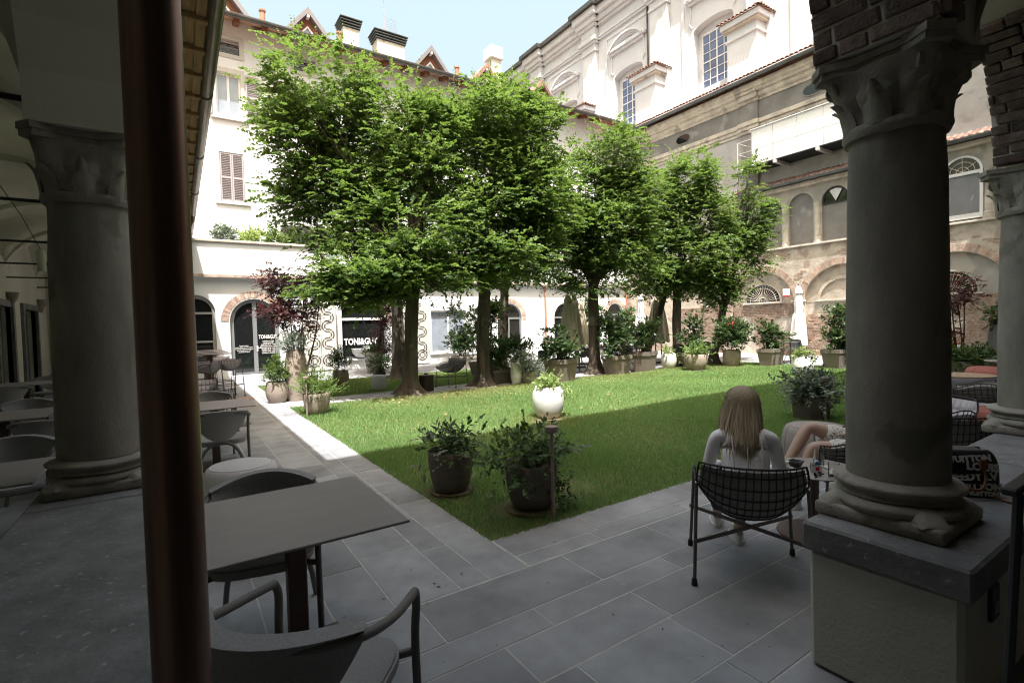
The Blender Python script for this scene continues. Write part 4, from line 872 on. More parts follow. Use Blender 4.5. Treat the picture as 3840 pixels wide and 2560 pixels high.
hornbeam((4.65, 11.55, 0), 'large hornbeam with flared roots between the pots and the drum table', (950, 640),
         [(735, 205, 118, 95, -.3), (700, 320, 85, 75, -.2), (770, 420, 95, 75, .2), (930, 280, 110, 95, .1), (965, 405, 95, 80, .2), (1000, 330, 60, 80, .3), (860, 340, 60, 70, .4), (840, 460, 75, 60, .2), (690, 460, 50, 60, .1), (725, 535, 50, 36, .1), (640, 250, 40, 60, -.1), (940, 515, 135, 50, -.5), (790, 560, 75, 38, 0), (880, 632, 150, 26, -.6), (985, 640, 90, 28, -.5), (930, 575, 100, 22, -.3), (790, 668, 85, 13, -.7), (870, 690, 70, 12, -.6)],
         .165, 21, .088, 3, .3, extra=[([(920, 650, -.1), (850, 645, -.2), (785, 635, -.3), (745, 600, -.3), (728, 555, -.2)], [.085, .08, .07, .055, .03]), ([(940, 600, 0), (880, 520, .1), (800, 480, 0), (745, 420, 0), (735, 330, -.1), (740, 220, -.2)], [.11, .10, .10, .09, .07, .04]), ([(950, 560, .1), (960, 460, .1), (985, 380, .1), (960, 280, .1)], [.10, .09, .07, .04])])
hornbeam((5.87, 15.5, 0), 'leaning dark hornbeam directly behind the large flared hornbeam', (910, 640), [(850, 420, 80, 90, 0), (860, 560, 90, 60, 0), (900, 470, 90, 70, .4)], .19, 15, .10, 5, .2, DIA, 4)
hornbeam((6.83, 11.75, 0), 'hornbeam with straight ribbed trunk beside the quilted chair', (1114, 640),
         [(1140, 280, 115, 90, 0), (1210, 330, 90, 110, .3), (1090, 360, 95, 100, -.1), (1180, 450, 120, 100, .1), (1110, 500, 110, 90, -.3), (1240, 480, 70, 110, .4), (1130, 590, 130, 60, -.3), (1210, 590, 85, 60, .3), (1060, 610, 80, 45, -.4)], .165, 20, .088, 7, .3)
hornbeam((9.7, 15.3, 0), 'hornbeam with slim dark trunk behind the long dark trough', (1158, 640), [(1230, 420, 70, 90, 0), (1230, 590, 80, 60, 0), (1010, 480, 60, 80, 0), (1050, 250, 50, 50, 0)], .16, 14, .10, 9, .15, DIA, 4)
hornbeam((10.95, 11.85, 0), 'hornbeam between the furled cream parasols and the first pair of planter boxes', (1362, 650),
         [(1395, 370, 88, 72, 0), (1345, 450, 80, 90, .1), (1440, 470, 80, 88, .1), (1390, 540, 110, 85, -.2), (1315, 560, 75, 75, .1), (1445, 600, 75, 60, .2), (1370, 640, 85, 36, -.2), (1290, 480, 45, 70, .3)], .165, 20, .09, 11, .25, DIA, 5)
hornbeam((14.8, 11.7, 0), 'hornbeam with thin straight trunk behind the small white pot', (1556, 640),
         [(1582, 415, 64, 66, 0), (1540, 490, 66, 78, .1), (1622, 510, 66, 78, .1), (1575, 585, 92, 70, -.1), (1525, 640, 60, 42, 0), (1610, 640, 62, 35, .1)], .15, 19, .095, 13, .15, DIA, 5)
hornbeam((14.4, 12.8, 0), 'hornbeam with hidden dark trunk between the cream and lilac parasols', (1533, 650), [(1500, 540, 48, 85, 0), (1490, 640, 50, 45, 0), (1540, 560, 50, 70, .3), (1480, 470, 36, 60, .2)], .14, 15, .10, 14, .12, DIA, 4)
hornbeam((16.3, 11.25, 0), 'leaning slim hornbeam with a sparse crown nearest the brick wall', (1664, 690),
         [(1718, 425, 34, 55, 0), (1730, 500, 40, 55, .1), (1700, 560, 45, 55, 0), (1735, 590, 32, 50, .1), (1680, 630, 45, 50, 0), (1655, 685, 28, 35, -.1)], .135, 20, .09, 15, .12, DIA, 5,
         extra=[([(1662, 690, 0), (1690, 600, 0), (1712, 520, 0), (1722, 430, 0)], [.10, .09, .07, .03]), ([(1660, 680, 0), (1665, 610, .1), (1680, 540, .1)], [.07, .06, .03])])
# ------------------------------------------------------------------ lawns
def lawn(name, label, poly):
    o = MB().plate([poly], .02, T(0, 0, -.022)).build(name, M_('lawn_soil', (.11, .13, .05), var=.3, scale=3, bump=.4, bscale=40, col2=(.15, .12, .06), lo=.5, hi=.75)); return struct(o, label)
L1 = [(1.89, 3.2), (17.4, 3.2), (17.4, 10.6), (13, 11.3), (9, 11.3), (1.89, 11.3)]
L2 = [(1.89, 12.45), (9.0, 12.45), (9.0, 16.6), (1.89, 16.6)]
lawn('lawn', 'clipped green lawn in the middle of the court', L1); lawn('lawn_beyond', 'strip of shaded lawn beyond the cross path', L2)
TB = [(4.65, 11.55, .9), (6.83, 11.75, .9), (10.95, 11.85, 1.0), (14.8, 11.7, .9), (16.3, 11.2, .6), (5.87, 15.5, .9), (5.05, 6.6, .33), (2.06, 4.4, .34), (2.42, 3.6, .42), (9.0, 11.2, .8), (12, 11.3, .9)]
def grass(name, label, x0, x1, y0, y1, total, seed):
    rng = np.random.default_rng(seed); n = total*5
    x = rng.uniform(x0, x1, n); y = rng.uniform(y0, y1, n)
    d = np.sqrt(x*x+y*y); keep = rng.uniform(0, 1, n) < np.clip((3.6/d)**1.15, 0, 1)
    for bx, by, br in TB:
        q = np.hypot(x-bx, (y-by)*1.3); keep &= rng.uniform(0, 1, n) < np.clip((q/br-.45)*1.4, .03, 1)
    pn = .5+.5*np.sin(x*1.3+.7*np.sin(y*1.9))*np.sin(y*1.1+.8*np.sin(x*.9)); keep &= rng.uniform(0, 1, n) < .55+.45*pn
    # bare worn strip along the near edge
    worn = np.exp(-((y-3.75)/.35)**2)*np.clip(np.sin(x*1.1-1.4), 0, 1)*(x > 2.9)*(x < 5.6); keep &= rng.uniform(0, 1, n) > worn*.9
    x = x[keep][:total]; y = y[keep][:total]; n = len(x); d = np.hypot(x, y)
    h = rng.uniform(.022, .055, n)*(1+.25*np.sin(x*2.1)*np.sin(y*1.7)); wd = .0022*np.clip(d/4, 1, 4)*rng.uniform(.8, 1.4, n)
    a = rng.uniform(0, 6.283, n); ca, sa = np.cos(a), np.sin(a); ln = rng.uniform(-.03, .03, (n, 2))
    V = np.empty((n, 3, 3)); V[:, 0] = np.c_[x-ca*wd, y-sa*wd, np.full(n, -.006)]; V[:, 1] = np.c_[x+ca*wd, y+sa*wd, np.full(n, -.006)]; V[:, 2] = np.c_[x+ln[:, 0], y+ln[:, 1], h]
    dry = sum(np.exp(-(np.hypot(x-bx, y-by)/(br*1.6))**2) for bx, by, br in TB[:7])
    pat = .5+.5*np.sin(x*.8+1.1*np.sin(y*.7))*np.sin(y*.9+1.7*np.sin(x*.6))
    r = np.clip(rng.uniform(0, .6, n)+.4*pat, 0, 1)
    pz = np.array([noise.noise(Vector((a_*.8, b_*.8, 2)))+.6*noise.noise(Vector((a_*2.3, b_*2.3, 7))) for a_, b_ in zip(x[::40], y[::40])]).repeat(40)[:n] if 0 else .6*np.sin(x*1.9+2*np.sin(y*1.3))*np.sin(y*2.3+1.5*np.sin(x*1.7))
    dr = np.clip(dry*.9+.18*np.clip(pz, 0, 1), 0, 1)*(rng.uniform(0, 1, n) < .8)+.9*(rng.uniform(0, 1, n) < .05)
    o = inst(fast_mesh(name, V.reshape(-1, 3), 3, GRASSM, {'rnd': np.repeat(r, 3), 'dry': np.repeat(np.clip(dr, 0, 1), 3)}), name); tag(o, label, 'grass', kind='stuff')
nt = GRASSM.node_tree; pb = nt.nodes['Principled BSDF']; src = pb.inputs['Base Color'].links[0].from_socket
at_ = nt.nodes.new('ShaderNodeAttribute'); at_.attribute_name = 'dry'; mx = nt.nodes.new('ShaderNodeMix'); mx.data_type = 'RGBA'; nt.links.new(at_.outputs['Fac'], mx.inputs['Factor']); nt.links.new(src, mx.inputs['A']); mx.inputs['B'].default_value = (.34, .27, .13, 1); nt.links.new(mx.outputs['Result'], pb.inputs['Base Color'])
grass('grass', 'short green grass blades of the sunlit and shaded lawn', 1.868, 17.38, 3.175, 11.3, 360000, 5)
grass('grass', 'grass blades of the lawn strip beyond the cross path', 1.9, 8.95, 12.5, 16.58, 60000, 6)
# fallen leaves
rng = np.random.default_rng(9); n = 260
fx = np.r_[rng.normal(5.5, 1.6, n//2), rng.uniform(2.2, 16, n-n//2)]; fy = np.r_[rng.normal(11.2, .8, n//2), rng.uniform(7, 11.4, n-n//2)]
ok = (fx > 1.9); fx, fy = fx[ok], fy[ok]; n = len(fx)
V = leaves(np.c_[fx, fy, np.full(n, .03)], np.c_[rng.normal(size=(n, 2)), rng.normal(size=n)*.15], np.tile([0, 0, 1.], (n, 1))+rng.normal(size=(n, 3))*.3, rng.uniform(.04, .065, n), HEX)
tag(inst(fast_mesh('fallen_leaves', V, 6, M_('dry_leaf', (.26, .19, .09), var=.4, scale=8), {}), 'fallen_leaves'), 'dry brown leaves scattered over the grass under the trees', 'leaves', kind='stuff')
rng = np.random.default_rng(19); n = 240; fx = np.r_[rng.uniform(.9, 7, n//2), rng.uniform(.2, 1.9, n-n//2)]; fy = np.r_[rng.uniform(1.25, 3.15, n//2), rng.uniform(2.8, 9, n-n//2)]
V = leaves(np.c_[fx, fy, np.full(n, .003)], np.c_[rng.normal(size=(n, 2)), np.zeros(n)], np.tile([0, 0, 1.], (n, 1))+rng.normal(size=(n, 3))*.12, rng.uniform(.008, .035, n)*rng.choice([.5, 1], n), LANCE)
tag(inst(fast_mesh('paving_litter', V, 4, M_('dark_litter', (.07, .06, .045), var=.4, scale=8), {}), 'paving_litter'), 'tiny dry twigs and leaf scraps scattered over the stone paths', 'litter', kind='stuff')
# ------------------------------------------------------------------ pots and planters
CLAY = M_('taupe_clay', (.33, .275, .23), var=.1, scale=4, bump=.25, bscale=30, stretch=(1, 1, 6), rough=.75)
CLAY_D = M_('brown_clay', (.16, .13, .115), var=.12, scale=4, bump=.2, bscale=30, stretch=(1, 1, 6), rough=.75)
POTW = M_('white_glaze', (.74, .73, .70), var=.04, scale=4, bump=.15, bscale=20, stretch=(1, 1, 5), rough=.5)
BOXM = M_('planter_resin', (.215, .18, .16), var=.1, scale=2, bump=.1, rough=.6)
def pot(name, label, loc, prof, mat, group='potted plants round the lawn', n=40):
    t = thing(name, label, 'potted plant', (*loc, 0), 0, group); z = prof[-1][1]; r = prof[-1][0]
    MB().lathe(prof+[(r*.97, z+.012), (r*.9, z), (r*.86, z-.06), (.01, z-.06)], n, cap=False).build('pot', mat, t, 50)
    MB().lathe([(.01, z-.055), (r*.86, z-.05)], n, cap=False).build('soil', SOIL, t); return t
def shrub(par, c, *a, **k):
    return shrub_(par, c, *((None,)+a if isinstance(c, list) else a), **k)
def shrub_(par, c, r, dens, leaf, mat, seed, tmpl=HEX, spray=.16, per=4, nl=7, flat=.9, droop=.05, shell=.3, lift=.2, name='foliage', width=1.0):
    V, R = crown([(Vector(c), r)] if r is not None else [(Vector(a), b) for a, b in c], dens, per, nl, leaf, tmpl, spray, flat, np.random.default_rng(seed), shell=shell, droop=droop, lift=lift, width=width)
    return foliage_obj(name, V, R, len(tmpl), mat, par)
def stems(par, n, h, spread, seed, r=.006, z0=0.):
    rng = random.Random(seed); mb = MB()
    for k in range(n):
        q = rng.uniform(0, 6.28); s_ = rng.uniform(.1, 1)*spread; a = (math.cos(q)*s_*.3, math.sin(q)*s_*.3, z0); e = (math.cos(q)*s_, math.sin(q)*s_, z0+h*rng.uniform(.7, 1))
        mb.tube([a, ((a[0]+e[0])/2+rng.uniform(-.03, .03), (a[1]+e[1])/2, (a[2]+e[2])/2), e], [r, r*.8, r*.4], 5)
    return mb.build('stems', TWIG, par)
def barrel(w_, h, k=1.0, n=12, foot=.6, belly=.55, mouth=.85):
    pr_ = []
    for i in range(n+1):
        t = i/n
        r = foot+(1-foot)*math.sin(min(t/belly, 1)*math.pi/2) if t < belly else 1-(1-mouth)*((t-belly)/(1-belly))**2
        pr_.append((w_/2*r, h*t))
    return pr_
def tub(w_, h): return [(w_/2*a, h*b) for a, b in ((.60, 0), (.68, .04), (.80, .18), (.90, .40), (.96, .65), (.99, .88), (1, 1))]
# foreground pots on the shaded lawn
t = pot('potted_herbs', 'brown clay tub of trailing herbs on the shaded lawn by the path', (2.16, 4.40), tub(.44, .40), CLAY_D)
shrub(t, [((0, 0, .42), (.2, .2, .10)), ((.06, .04, .50), (.14, .14, .11))], 70, .036, LF_MID, 31, HEX, .12, 4, 8); shrub(t, (-.1, 0, .45), (.14, .14, .14), 50, .10, LF_SILV, 32, LANCE, .12, 3, 5, lift=.6); shrub(t, (.1, .05, .50), (.12, .12, .08), 22, .045, LF_DARK, 33, HEX, .13, 3, 8, lift=.6)
MB().lathe([(.20, 0), (.205, .004), (.205, .02), (.15, .022)], 30).build('saucer_stone', SOIL, t)
t = pot('potted_nettles', 'brown clay tub of spreading mint and nettle beside the lamp post at the lawn corner', (2.53, 3.57), tub(.47, .40), CLAY_D)
shrub(t, [((-.14, .05, .46), (.26, .22, .13)), ((.05, 0, .54), (.2, .18, .12))], 60, .038, LF_MID, 34, HEX, .16, 4, 10); shrub(t, [((-.10, 0, .55), (.2, .18, .10))], 20, .034, LF_BRIGHT, 35, HEX, .18, 2, 14, lift=1.2); shrub(t, (.10, -.17, .30), (.16, .09, .15), 100, .03, LF_DARK, 36, DIA, .12, 4, 9, lift=-.7)
shrub(t, (.22, .05, .50), (.16, .16, .12), 40, .075, LF_SILV, 37, LANCE, .14, 4, 7); shrub(t, [((.20, -.16, .18), (.03, .03, .22))], 40, .04, LF_MID, 38, HEX, .08, 2, 4, lift=-.8)
wobble(MB().lathe([(.22, 0), (.24, .004), (.23, .018), (.15, .02)], 26), .02, 5).build('saucer_stone', SOIL, t)
# white egg pot in the middle
EGG = [(.15, 0), (.19, .02), (.245, .12), (.275, .26), (.275, .36), (.255, .47), (.225, .53)]
def eggpot(loc, label, seed, s_=1.):
    t = pot('white_egg_pot', label, loc, [(a*s_, b*s_) for a, b in EGG], POTW, 'white egg-shaped pots with pale creeper')
    shrub(t, [((0, 0, .60*s_), (.19*s_, .19*s_, .10*s_))], 90, .05, LF_PALE, seed, HEX, .09, 4, 7); shrub(t, [((.16*s_, -.12*s_, .50*s_), (.14, .14, .10)), ((.25*s_, -.10*s_, .28*s_), (.05, .06, .26*s_))], 55, .045, LF_PALE, seed+1, HEX, .09, 3, 5, lift=-.6)
    shrub(t, (-.05, .05, .68*s_), (.16, .12, .08), 16, .045, LF_BRIGHT, seed+2, HEX, .18, 2, 9, lift=1.4); return t
t = eggpot((5.24, 6.84), 'white egg-shaped pot with trailing pale creeper standing alone mid-lawn', 41, 1.0)
wobble(MB().lathe([(.24, 0), (.31, .002), (.30, .007), (.2, .009)], 26), .02, 4).build('bare_ring', SOIL, t)
eggpot((14.2, 7.08), 'white egg-shaped pot on the lawn edge before the brick wall and tall white parasol', 44, .98); eggpot((13.85, 11.3), 'white egg-shaped pot tucked beside the last planter box under the trees', 47, .95)
# left group
t = pot('potted_grass_herb', 'taupe tub of feathery rosemary beside the slim garden lamp', (2.16, 10.1), tub(.50, .40), CLAY); shrub(t, (0, 0, .52), (.24, .24, .17), 90, .045, LF_BRIGHT, 51, LANCE, .22, 4, 14, lift=1.1, width=1.6)
t = pot('potted_conifer', 'taupe round pot with a bright clipped conical conifer', (1.81, 12.45), barrel(.47, .46, foot=.72, belly=.5, mouth=.9), CLAY)
shrub(t, [((0, 0, .56), (.23, .23, .16)), ((0, 0, .72), (.19, .19, .18)), ((.01, 0, .9), (.11, .11, .16))], 150, .036, LF_BRIGHT, 52, LANCE, .09, 4, 9, lift=.9, width=2)
t = pot('tall_urn', 'tall slender taupe urn holding silvery curry plant', (2.24, 12.5), barrel(.50, 1.16, foot=.80, belly=.5, mouth=.72), CLAY); shrub(t, (0, 0, 1.30), (.25, .25, .20), 110, .055, LF_SILV, 53, LANCE, .15, 4, 10, lift=.5, width=1.3)
t = pot('potted_rosemary', 'small brown pot with upright dark rosemary in front of the salon window', (3.87, 14.9), barrel(.46, .42, foot=.75, belly=.6, mouth=.92), CLAY); shrub(t, [((0, 0, .62), (.2, .2, .22)), ((0, 0, .85), (.11, .11, .2))], 110, .05, LF_DARK, 54, LANCE, .2, 3, 14, lift=1.6, width=1.4)
t = pot('tapered_planter', 'tall tapered grey planter with low green leaves against the hairdresser wall', (5.95, 18.2), [(.24, 0), (.26, .02), (.34, .62), (.38, .66), (.38, .74)], M_('grey_resin', (.36, .34, .32), var=.06)); shrub(t, (0, 0, .80), (.28, .28, .11), 60, .065, LF_MID, 55, HEX, .2, 4, 7)
t = pot('potted_bush', 'small pot with a round dark bush on the grass in front of the tapered planter', (5.42, 16.1), barrel(.4, .3, foot=.7), CLAY_D); shrub(t, (0, 0, .45), (.34, .34, .26), 70, .05, LF_DARK, 56, HEX, .15, 4, 8)
t = pot('potted_cosmos', 'pot of loose pink flowers between the tall urn and the screen', (3.0, 14.6), tub(.36, .35), CLAY_D); stems(t, 14, .7, .3, 5, .005, .3); shrub(t, (0, 0, .7), (.32, .32, .3), 25, .04, LF_MID, 57, LANCE, .2, 3, 8, lift=.8)
rng = np.random.default_rng(4); n = 26; b_ = np.c_[rng.uniform(-.35, .35, (n, 2)), rng.uniform(.7, 1.15, n)]; V = leaves(np.repeat(b_, 5, 0), np.c_[np.tile(np.array([(math.cos(q), math.sin(q)) for q in np.arange(5)*1.2566]), (n, 1)), np.full(n*5, .2)], np.tile([0, 0, 1.], (n*5, 1)), np.full(n*5, .03), HEX)
foliage_obj('blossoms', V, np.ones(len(V)), 6, M_('pink_petal', (.6, .10, .22), var=.2), t)
# purple maples
def maple(base, label, lobes, seed, h, ztop, n=26):
    t = thing('purple_maple', label, 'tree', base, 0, 'purple Japanese maples'); d = depth(*base); W = []
    for u, v, ru, rv, dd in lobes: k = (d+dd)/1155.2; W.append((at(u, v, d+dd), (ru*k, ru*k, rv*k)))
    tr = MB(); b = Vector(base)
    for i, (c, r) in enumerate(W):
        m1 = b.lerp(c, .5)+Vector((random.uniform(-.1, .1), random.uniform(-.1, .1), -.05)); tr.tube([b+Vector((0, 0, .1)), b.lerp(m1, .6), m1, c], [.03, .026, .018, .008], 6)
        for k in range(6): q = Vector(np.random.default_rng(seed+k+i*9).normal(size=3)); q.normalize(); tr.tube([m1.lerp(c, .6), c+Vector((q.x*r[0], q.y*r[1], q.z*r[2]))*.9], [.009, .004], 4)
    tr.build('trunk', TWIG, t, world=True)
    STAR = np.array([(0, 0, 0), (.35, .5, 0), (.45, .16, .03), (1, 0, -.08), (.45, -.16, .03), (.35, -.5, 0)])
    V, R = crown(W, n, 4, 7, .085, STAR, .22, .45, np.random.default_rng(seed), shell=.25, droop=.2)
    foliage_obj('crown', V, R, 6, MAPLE, t, True); return t
maple((2.62, 14.0, 0), 'purple-leaved maple rising behind the tall taupe urn', [(628, 640, 28, 28, 0), (660, 655, 40, 22, 0), (690, 690, 45, 30, .2), (650, 715, 35, 18, -.2), (640, 720, 40, 14, -.4), (700, 660, 30, 20, 0), (740, 635, 30, 18, .3), (690, 740, 35, 20, 0)], 61, 2, 2)
maple((6.05, 18.1, .6), 'purple-leaved maple growing from the tapered grey planter', [(870, 670, 35, 26, 0), (890, 720, 26, 28, 0), (880, 760, 22, 22, 0), (900, 690, 35, 25, 0), (800, 650, 40, 12, 0), (890, 800, 30, 14, 0)], 62, 2, 2)
maple((16.6, 4.4, 0), 'purple-leaved maple in the shade before the brick wall', [(2180, 650, 30, 18, 0), (2200, 690, 32, 16, 0), (2170, 700, 30, 25, 0), (2215, 665, 20, 10, 0), (2160, 760, 25, 20, 0)], 63, 2, 2, 18)
# planter boxes with oleander and laurel
def planter(label, x, y, w_, d_, h, kind, seed, rz=0, hh=.9, mat=None, name='planter_box', dens=1.):
    t = thing(name, label, 'planter', (x, y, 0), rz, 'planter boxes along the terrace')
    k = .06; bx = MB()
    bx.add([(-w_/2+k, -d_/2+k, 0), (w_/2-k, -d_/2+k, 0), (w_/2-k, d_/2-k, 0), (-w_/2+k, d_/2-k, 0), (-w_/2, -d_/2, h*.8), (w_/2, -d_/2, h*.8), (w_/2, d_/2, h*.8), (-w_/2, d_/2, h*.8)], [(3, 2, 1, 0), (0, 1, 5, 4), (1, 2, 6, 5), (2, 3, 7, 6), (3, 0, 4, 7), (4, 5, 6, 7)])
    bx.build('box', mat or BOXM, t); MB().plate([rect(-w_/2-.02, w_/2+.02, -d_/2-.02, d_/2+.02), rect(-w_/2+.03, w_/2-.03, -d_/2+.03, d_/2-.03)], h*.2, T(0, 0, h*.802)).build('rim', mat or BOXM, t)
    MB().box(-w_/2+.03, w_/2-.03, -d_/2+.03, d_/2-.03, h*.85, h*.93).build('soil', SOIL, t)
    rr = random.Random(seed); lob = []
    for i in range(8): lob.append(((rr.uniform(-.45, .45)*w_, rr.uniform(-.3, .3)*d_, h+hh*rr.uniform(.2, 1.0)), (w_*rr.uniform(.13, .24), d_*rr.uniform(.2, .34), hh*rr.uniform(.12, .2))))
    st_ = MB()
    for a, r in lob:
        for q in range(3): st_.tube([(a[0]*.6+rr.uniform(-.06, .06), a[1]*.6, h*.9), (a[0]*.8, a[1]*.8+rr.uniform(-.05, .05), (h+a[2])/2), (a[0]+rr.uniform(-.1, .1), a[1], a[2]+r[2]*.6)], [.010, .008, .004], 5)
    st_.build('stems', TWIG, t)
    mt, tm, wd = {'laurel': (LF_DARK, HEX, .9), 'oleander': (LF_DARK, LANCE, 1.3), 'mid': (LF_MID, HEX, .8)}[kind]
    shrub(t, [(Vector(a), b) for a, b in lob], 30*dens, .095 if kind != 'oleander' else .13, mt, seed, tm, .24, 4, 8, lift=.5, shell=.2, width=wd); return t
planter('square taupe planter box with sparse oleander beside the furled cream parasols', 8.99, 11.1, .80, .62, .62, 'laurel', 71, .35, .85)
planter('taupe planter box with dense dark laurel to the right of the ribbed trunk', 11.35, 11.25, .82, .5, .58, 'laurel', 72, .1, 1.0, dens=1.3)
planter('taupe planter box with glossy oleander next to the small white pot', 12.7, 11.35, .72, .6, .63, 'oleander', 73, .35, .9)
planter('taupe planter box with two separate young laurels before the brick wall', 16.75, 9.38, .85, .5, .58, 'laurel', 74, .05, .8, dens=.8)
planter('taupe planter box with broad oleander hedge at the end of the lawn', 17.1, 7.42, .92, .55, .60, 'oleander', 75, -.1, 1.15, dens=1.2)
planter('long dark trough of nandina in the tree shade', 7.75, 12.0, 1.3, .45, .38, 'mid', 76, .1, .8, CLAY_D, dens=1.1)
planter('pale planter with tall pink oleander against the glazed shop front', 9.2, 17.0, 1.1, .5, .5, 'oleander', 77, 0, 1.6, M_('pale_resin', (.42, .38, .34), var=.08), dens=1.1)
planter('dark planter with tall bushy privet between the two rows of trees', 8.3, 14.2, .9, .45, .45, 'mid', 78, .1, 1.7, CLAY_D, dens=1.2)
planter('planter with bronze-leaved bush behind the wide bowl', 14.6, 10.9, .7, .45, .5, 'laurel', 79, 0, 1.1, dens=.9)
planter('planter with a tall green bush at the corner of the far windows', 17.2, 18.6, 1.1, .5, .5, 'mid', 80, 0, 2.0, dens=1.3)
planter('planter of yellow-green bush under the far arched window', 19.0, 18.0, 1.0, .5, .5, 'mid', 83, 0, 1.6, dens=1.3)
t = pot('tall_white_pot', 'tall plain white pot beside the small brown pot under the trees', (7.66, 11.4), barrel(.32, .58, foot=.7, belly=.45, mouth=.9), POTW); shrub(t, (0, 0, .7), (.2, .2, .14), 60, .08, LF_SILV, 81, LANCE, .15, 4, 7)
t = pot('brown_pot', 'small brown pot of grey lavender in front of the tall white pot', (7.98, 11.25), barrel(.40, .32, foot=.75, belly=.6, mouth=.95), CLAY); shrub(t, (0, 0, .5), (.3, .3, .22), 90, .07, LF_SILV, 82, LANCE, .17, 4, 9, lift=.8)
t = pot('wide_bowl', 'wide taupe clay bowl with bright green herbs by the leaning hornbeam', (13.75, 10.15), [(a*.72/2, b*.52) for a, b in ((.5, 0), (.6, .03), (.82, .2), (.95, .45), (1, .7), (.98, 1))], CLAY); shrub(t, (0, 0, .6), (.28, .28, .15), 70, .06, LF_BRIGHT, 84, HEX, .2, 4, 7, lift=.6); MB().lathe([(.3, 0), (.32, .01), (.32, .03), (.2, .035)], 24).build('saucer', CLAY_D, t)
t = pot('oleander_pot', 'round taupe pot with tall red-flowered oleander before the brick wall', (15.84, 10.25), barrel(.58, .54, foot=.7, belly=.6, mouth=.95), CLAY); stems(t, 16, .9, .35, 8, .007, .5)
shrub(t, [((0, 0, .95), (.4, .4, .3)), ((.05, 0, 1.2), (.34, .34, .25))], 45, .14, LF_DARK, 85, LANCE, .25, 4, 8, lift=.7, width=1.3)
rng = np.random.default_rng(8); n = 22; cc = np.array([(.25, -.2, 1.3), (-.2, -.2, 1.45), (0, .1, 1.5), (.35, 0, 1.05)]); b_ = cc[rng.integers(0, 4, n)]+rng.normal(size=(n, 3))*.05
foliage_obj('blossoms', leaves(np.repeat(b_, 5, 0), np.c_[np.tile(np.array([(math.cos(q), math.sin(q)) for q in np.arange(5)*1.2566]), (n, 1)), np.full(n*5, .2)], np.tile([-.5, -.4, .5], (n*5, 1)), np.full(n*5, .035), HEX), np.ones(n*30), 6, M_('red_petal', (.55, .04, .10), var=.2), t)
t = pot('sage_pot', 'dark square-shouldered pot of shaded sage on the near lawn beside a lamp', (8.32, 4.02), [(.24, 0), (.25, .01), (.275, .3), (.28, .34)], CLAY_D); shrub(t, [((0, 0, .45), (.34, .34, .14)), ((.05, 0, .55), (.22, .22, .12))], 60, .075, LF_SILV, 86, HEX, .18, 4, 7, width=.7); shrub(t, [((-.1, 0, .75), (.06, .06, .25))], 40, .05, LF_DARK, 87, HEX, .1, 3, 5); shrub(t, [((.1, -.1, .5), (.4, .3, .14))], 20, .07, LF_MID, 88, LANCE, .22, 3, 8)
t = pot('shade_bowl', 'wide taupe bowl of leafy green plants in the shade near the red chair', (16.2, 4.02), [(a*.80/2, b*.42) for a, b in ((.55, 0), (.65, .04), (.85, .3), (.96, .7), (1, 1))], CLAY); shrub(t, (0, 0, .48), (.45, .45, .16), 70, .075, LF_MID, 89, HEX, .2, 4, 7)
t = pot('tall_grey_urn', 'tall plain grey urn half hidden by the pale column', (17.2, 3.75), barrel(.5, 1.3, foot=.8, belly=.5, mouth=.8), M_('grey_urn', (.18, .17, .17), var=.1)); shrub(t, (0, 0, 1.5), (.25, .25, .22), 70, .07, LF_MID, 90, HEX, .16, 4, 7)
# greenery along the roof terrace of the hairdresser wing
for i, (x_, w_, mt, sd) in enumerate(((1.6, .35, LF_SILV, 1), (2.55, .42, LF_PALE, 2), (3.3, .4, LF_BRIGHT, 3), (4.1, .5, LF_MID, 4), (5.2, .5, LF_MID, 5))):
    t = thing('terrace_bush', ['wispy dry bush', 'yellow-green bush with orange tips', 'light green loose bush', 'green bush', 'dark green bush'][i]+' on the roof terrace of the hairdresser wing', 'plant', (x_, 21.5, 4.45)); MB().rbox(-.3, .3, -.15, .15, 0, .25, .02).build('trough', CLAY_D, t)
    shrub(t, (0, 0, .62), (w_, .25, .42), 60, .08, mt, 100+sd, HEX, .2, 4, 6, lift=.5)
# ------------------------------------------------------------------ furniture
TUBE = M_('taupe_tube', (.13, .12, .115), var=.08, rough=.5, spec=.4)
FAB = M_('woven_fabric', (.32, .305, .305), var=.12, scale=120, bump=.4, bscale=400, rough=.9)
FABL = M_('pale_fabric', (.60, .58, .60), var=.08, scale=80, bump=.3, bscale=350, rough=.9)
HPL = M_('table_laminate', (.27, .235, .225), var=.05, scale=5, stretch=(1, 4, 1), rough=.5, spec=.4)
RUST = M_('post_brown', (.10, .065, .055), var=.1, rough=.5, metal=.2)
WIRE = M_('wire_black', (.035, .034, .034), var=.1, rough=.5, metal=.3)
LEG = M_('leg_taupe', (.12, .105, .095), var=.1, rough=.5)
QUILT = M_('quilted_grey', (.30, .28, .275), var=.12, scale=60, rough=.9); QUILT_L = M_('quilted_lilac', (.50, .46, .49), var=.08, scale=60, rough=.9)
QUILT_D = M_('quilted_charcoal', (.20, .19, .18), var=.12, scale=60, rough=.9)
RUB = M_('rubber', (.02, .02, .02), rough=.8); TAUPE = M_('lamp_taupe', (.30, .235, .21), var=.05, rough=.5)
def bez(pts, n=6):          # smooth path through points (Catmull-Rom)
    P = [Vector(p) for p in pts]; P = [P[0]*2-P[1]]+P+[P[-1]*2-P[-2]]; out = []
    for i in range(1, len(P)-2):
        for k in range(n):
            t = k/n; a, b, c, d = P[i-1:i+3]
            out.append(.5*((2*b)+(c-a)*t+(2*a-5*b+4*c-d)*t*t+(3*b-a-3*c+d)*t**3))
    return out+[P[-2]]
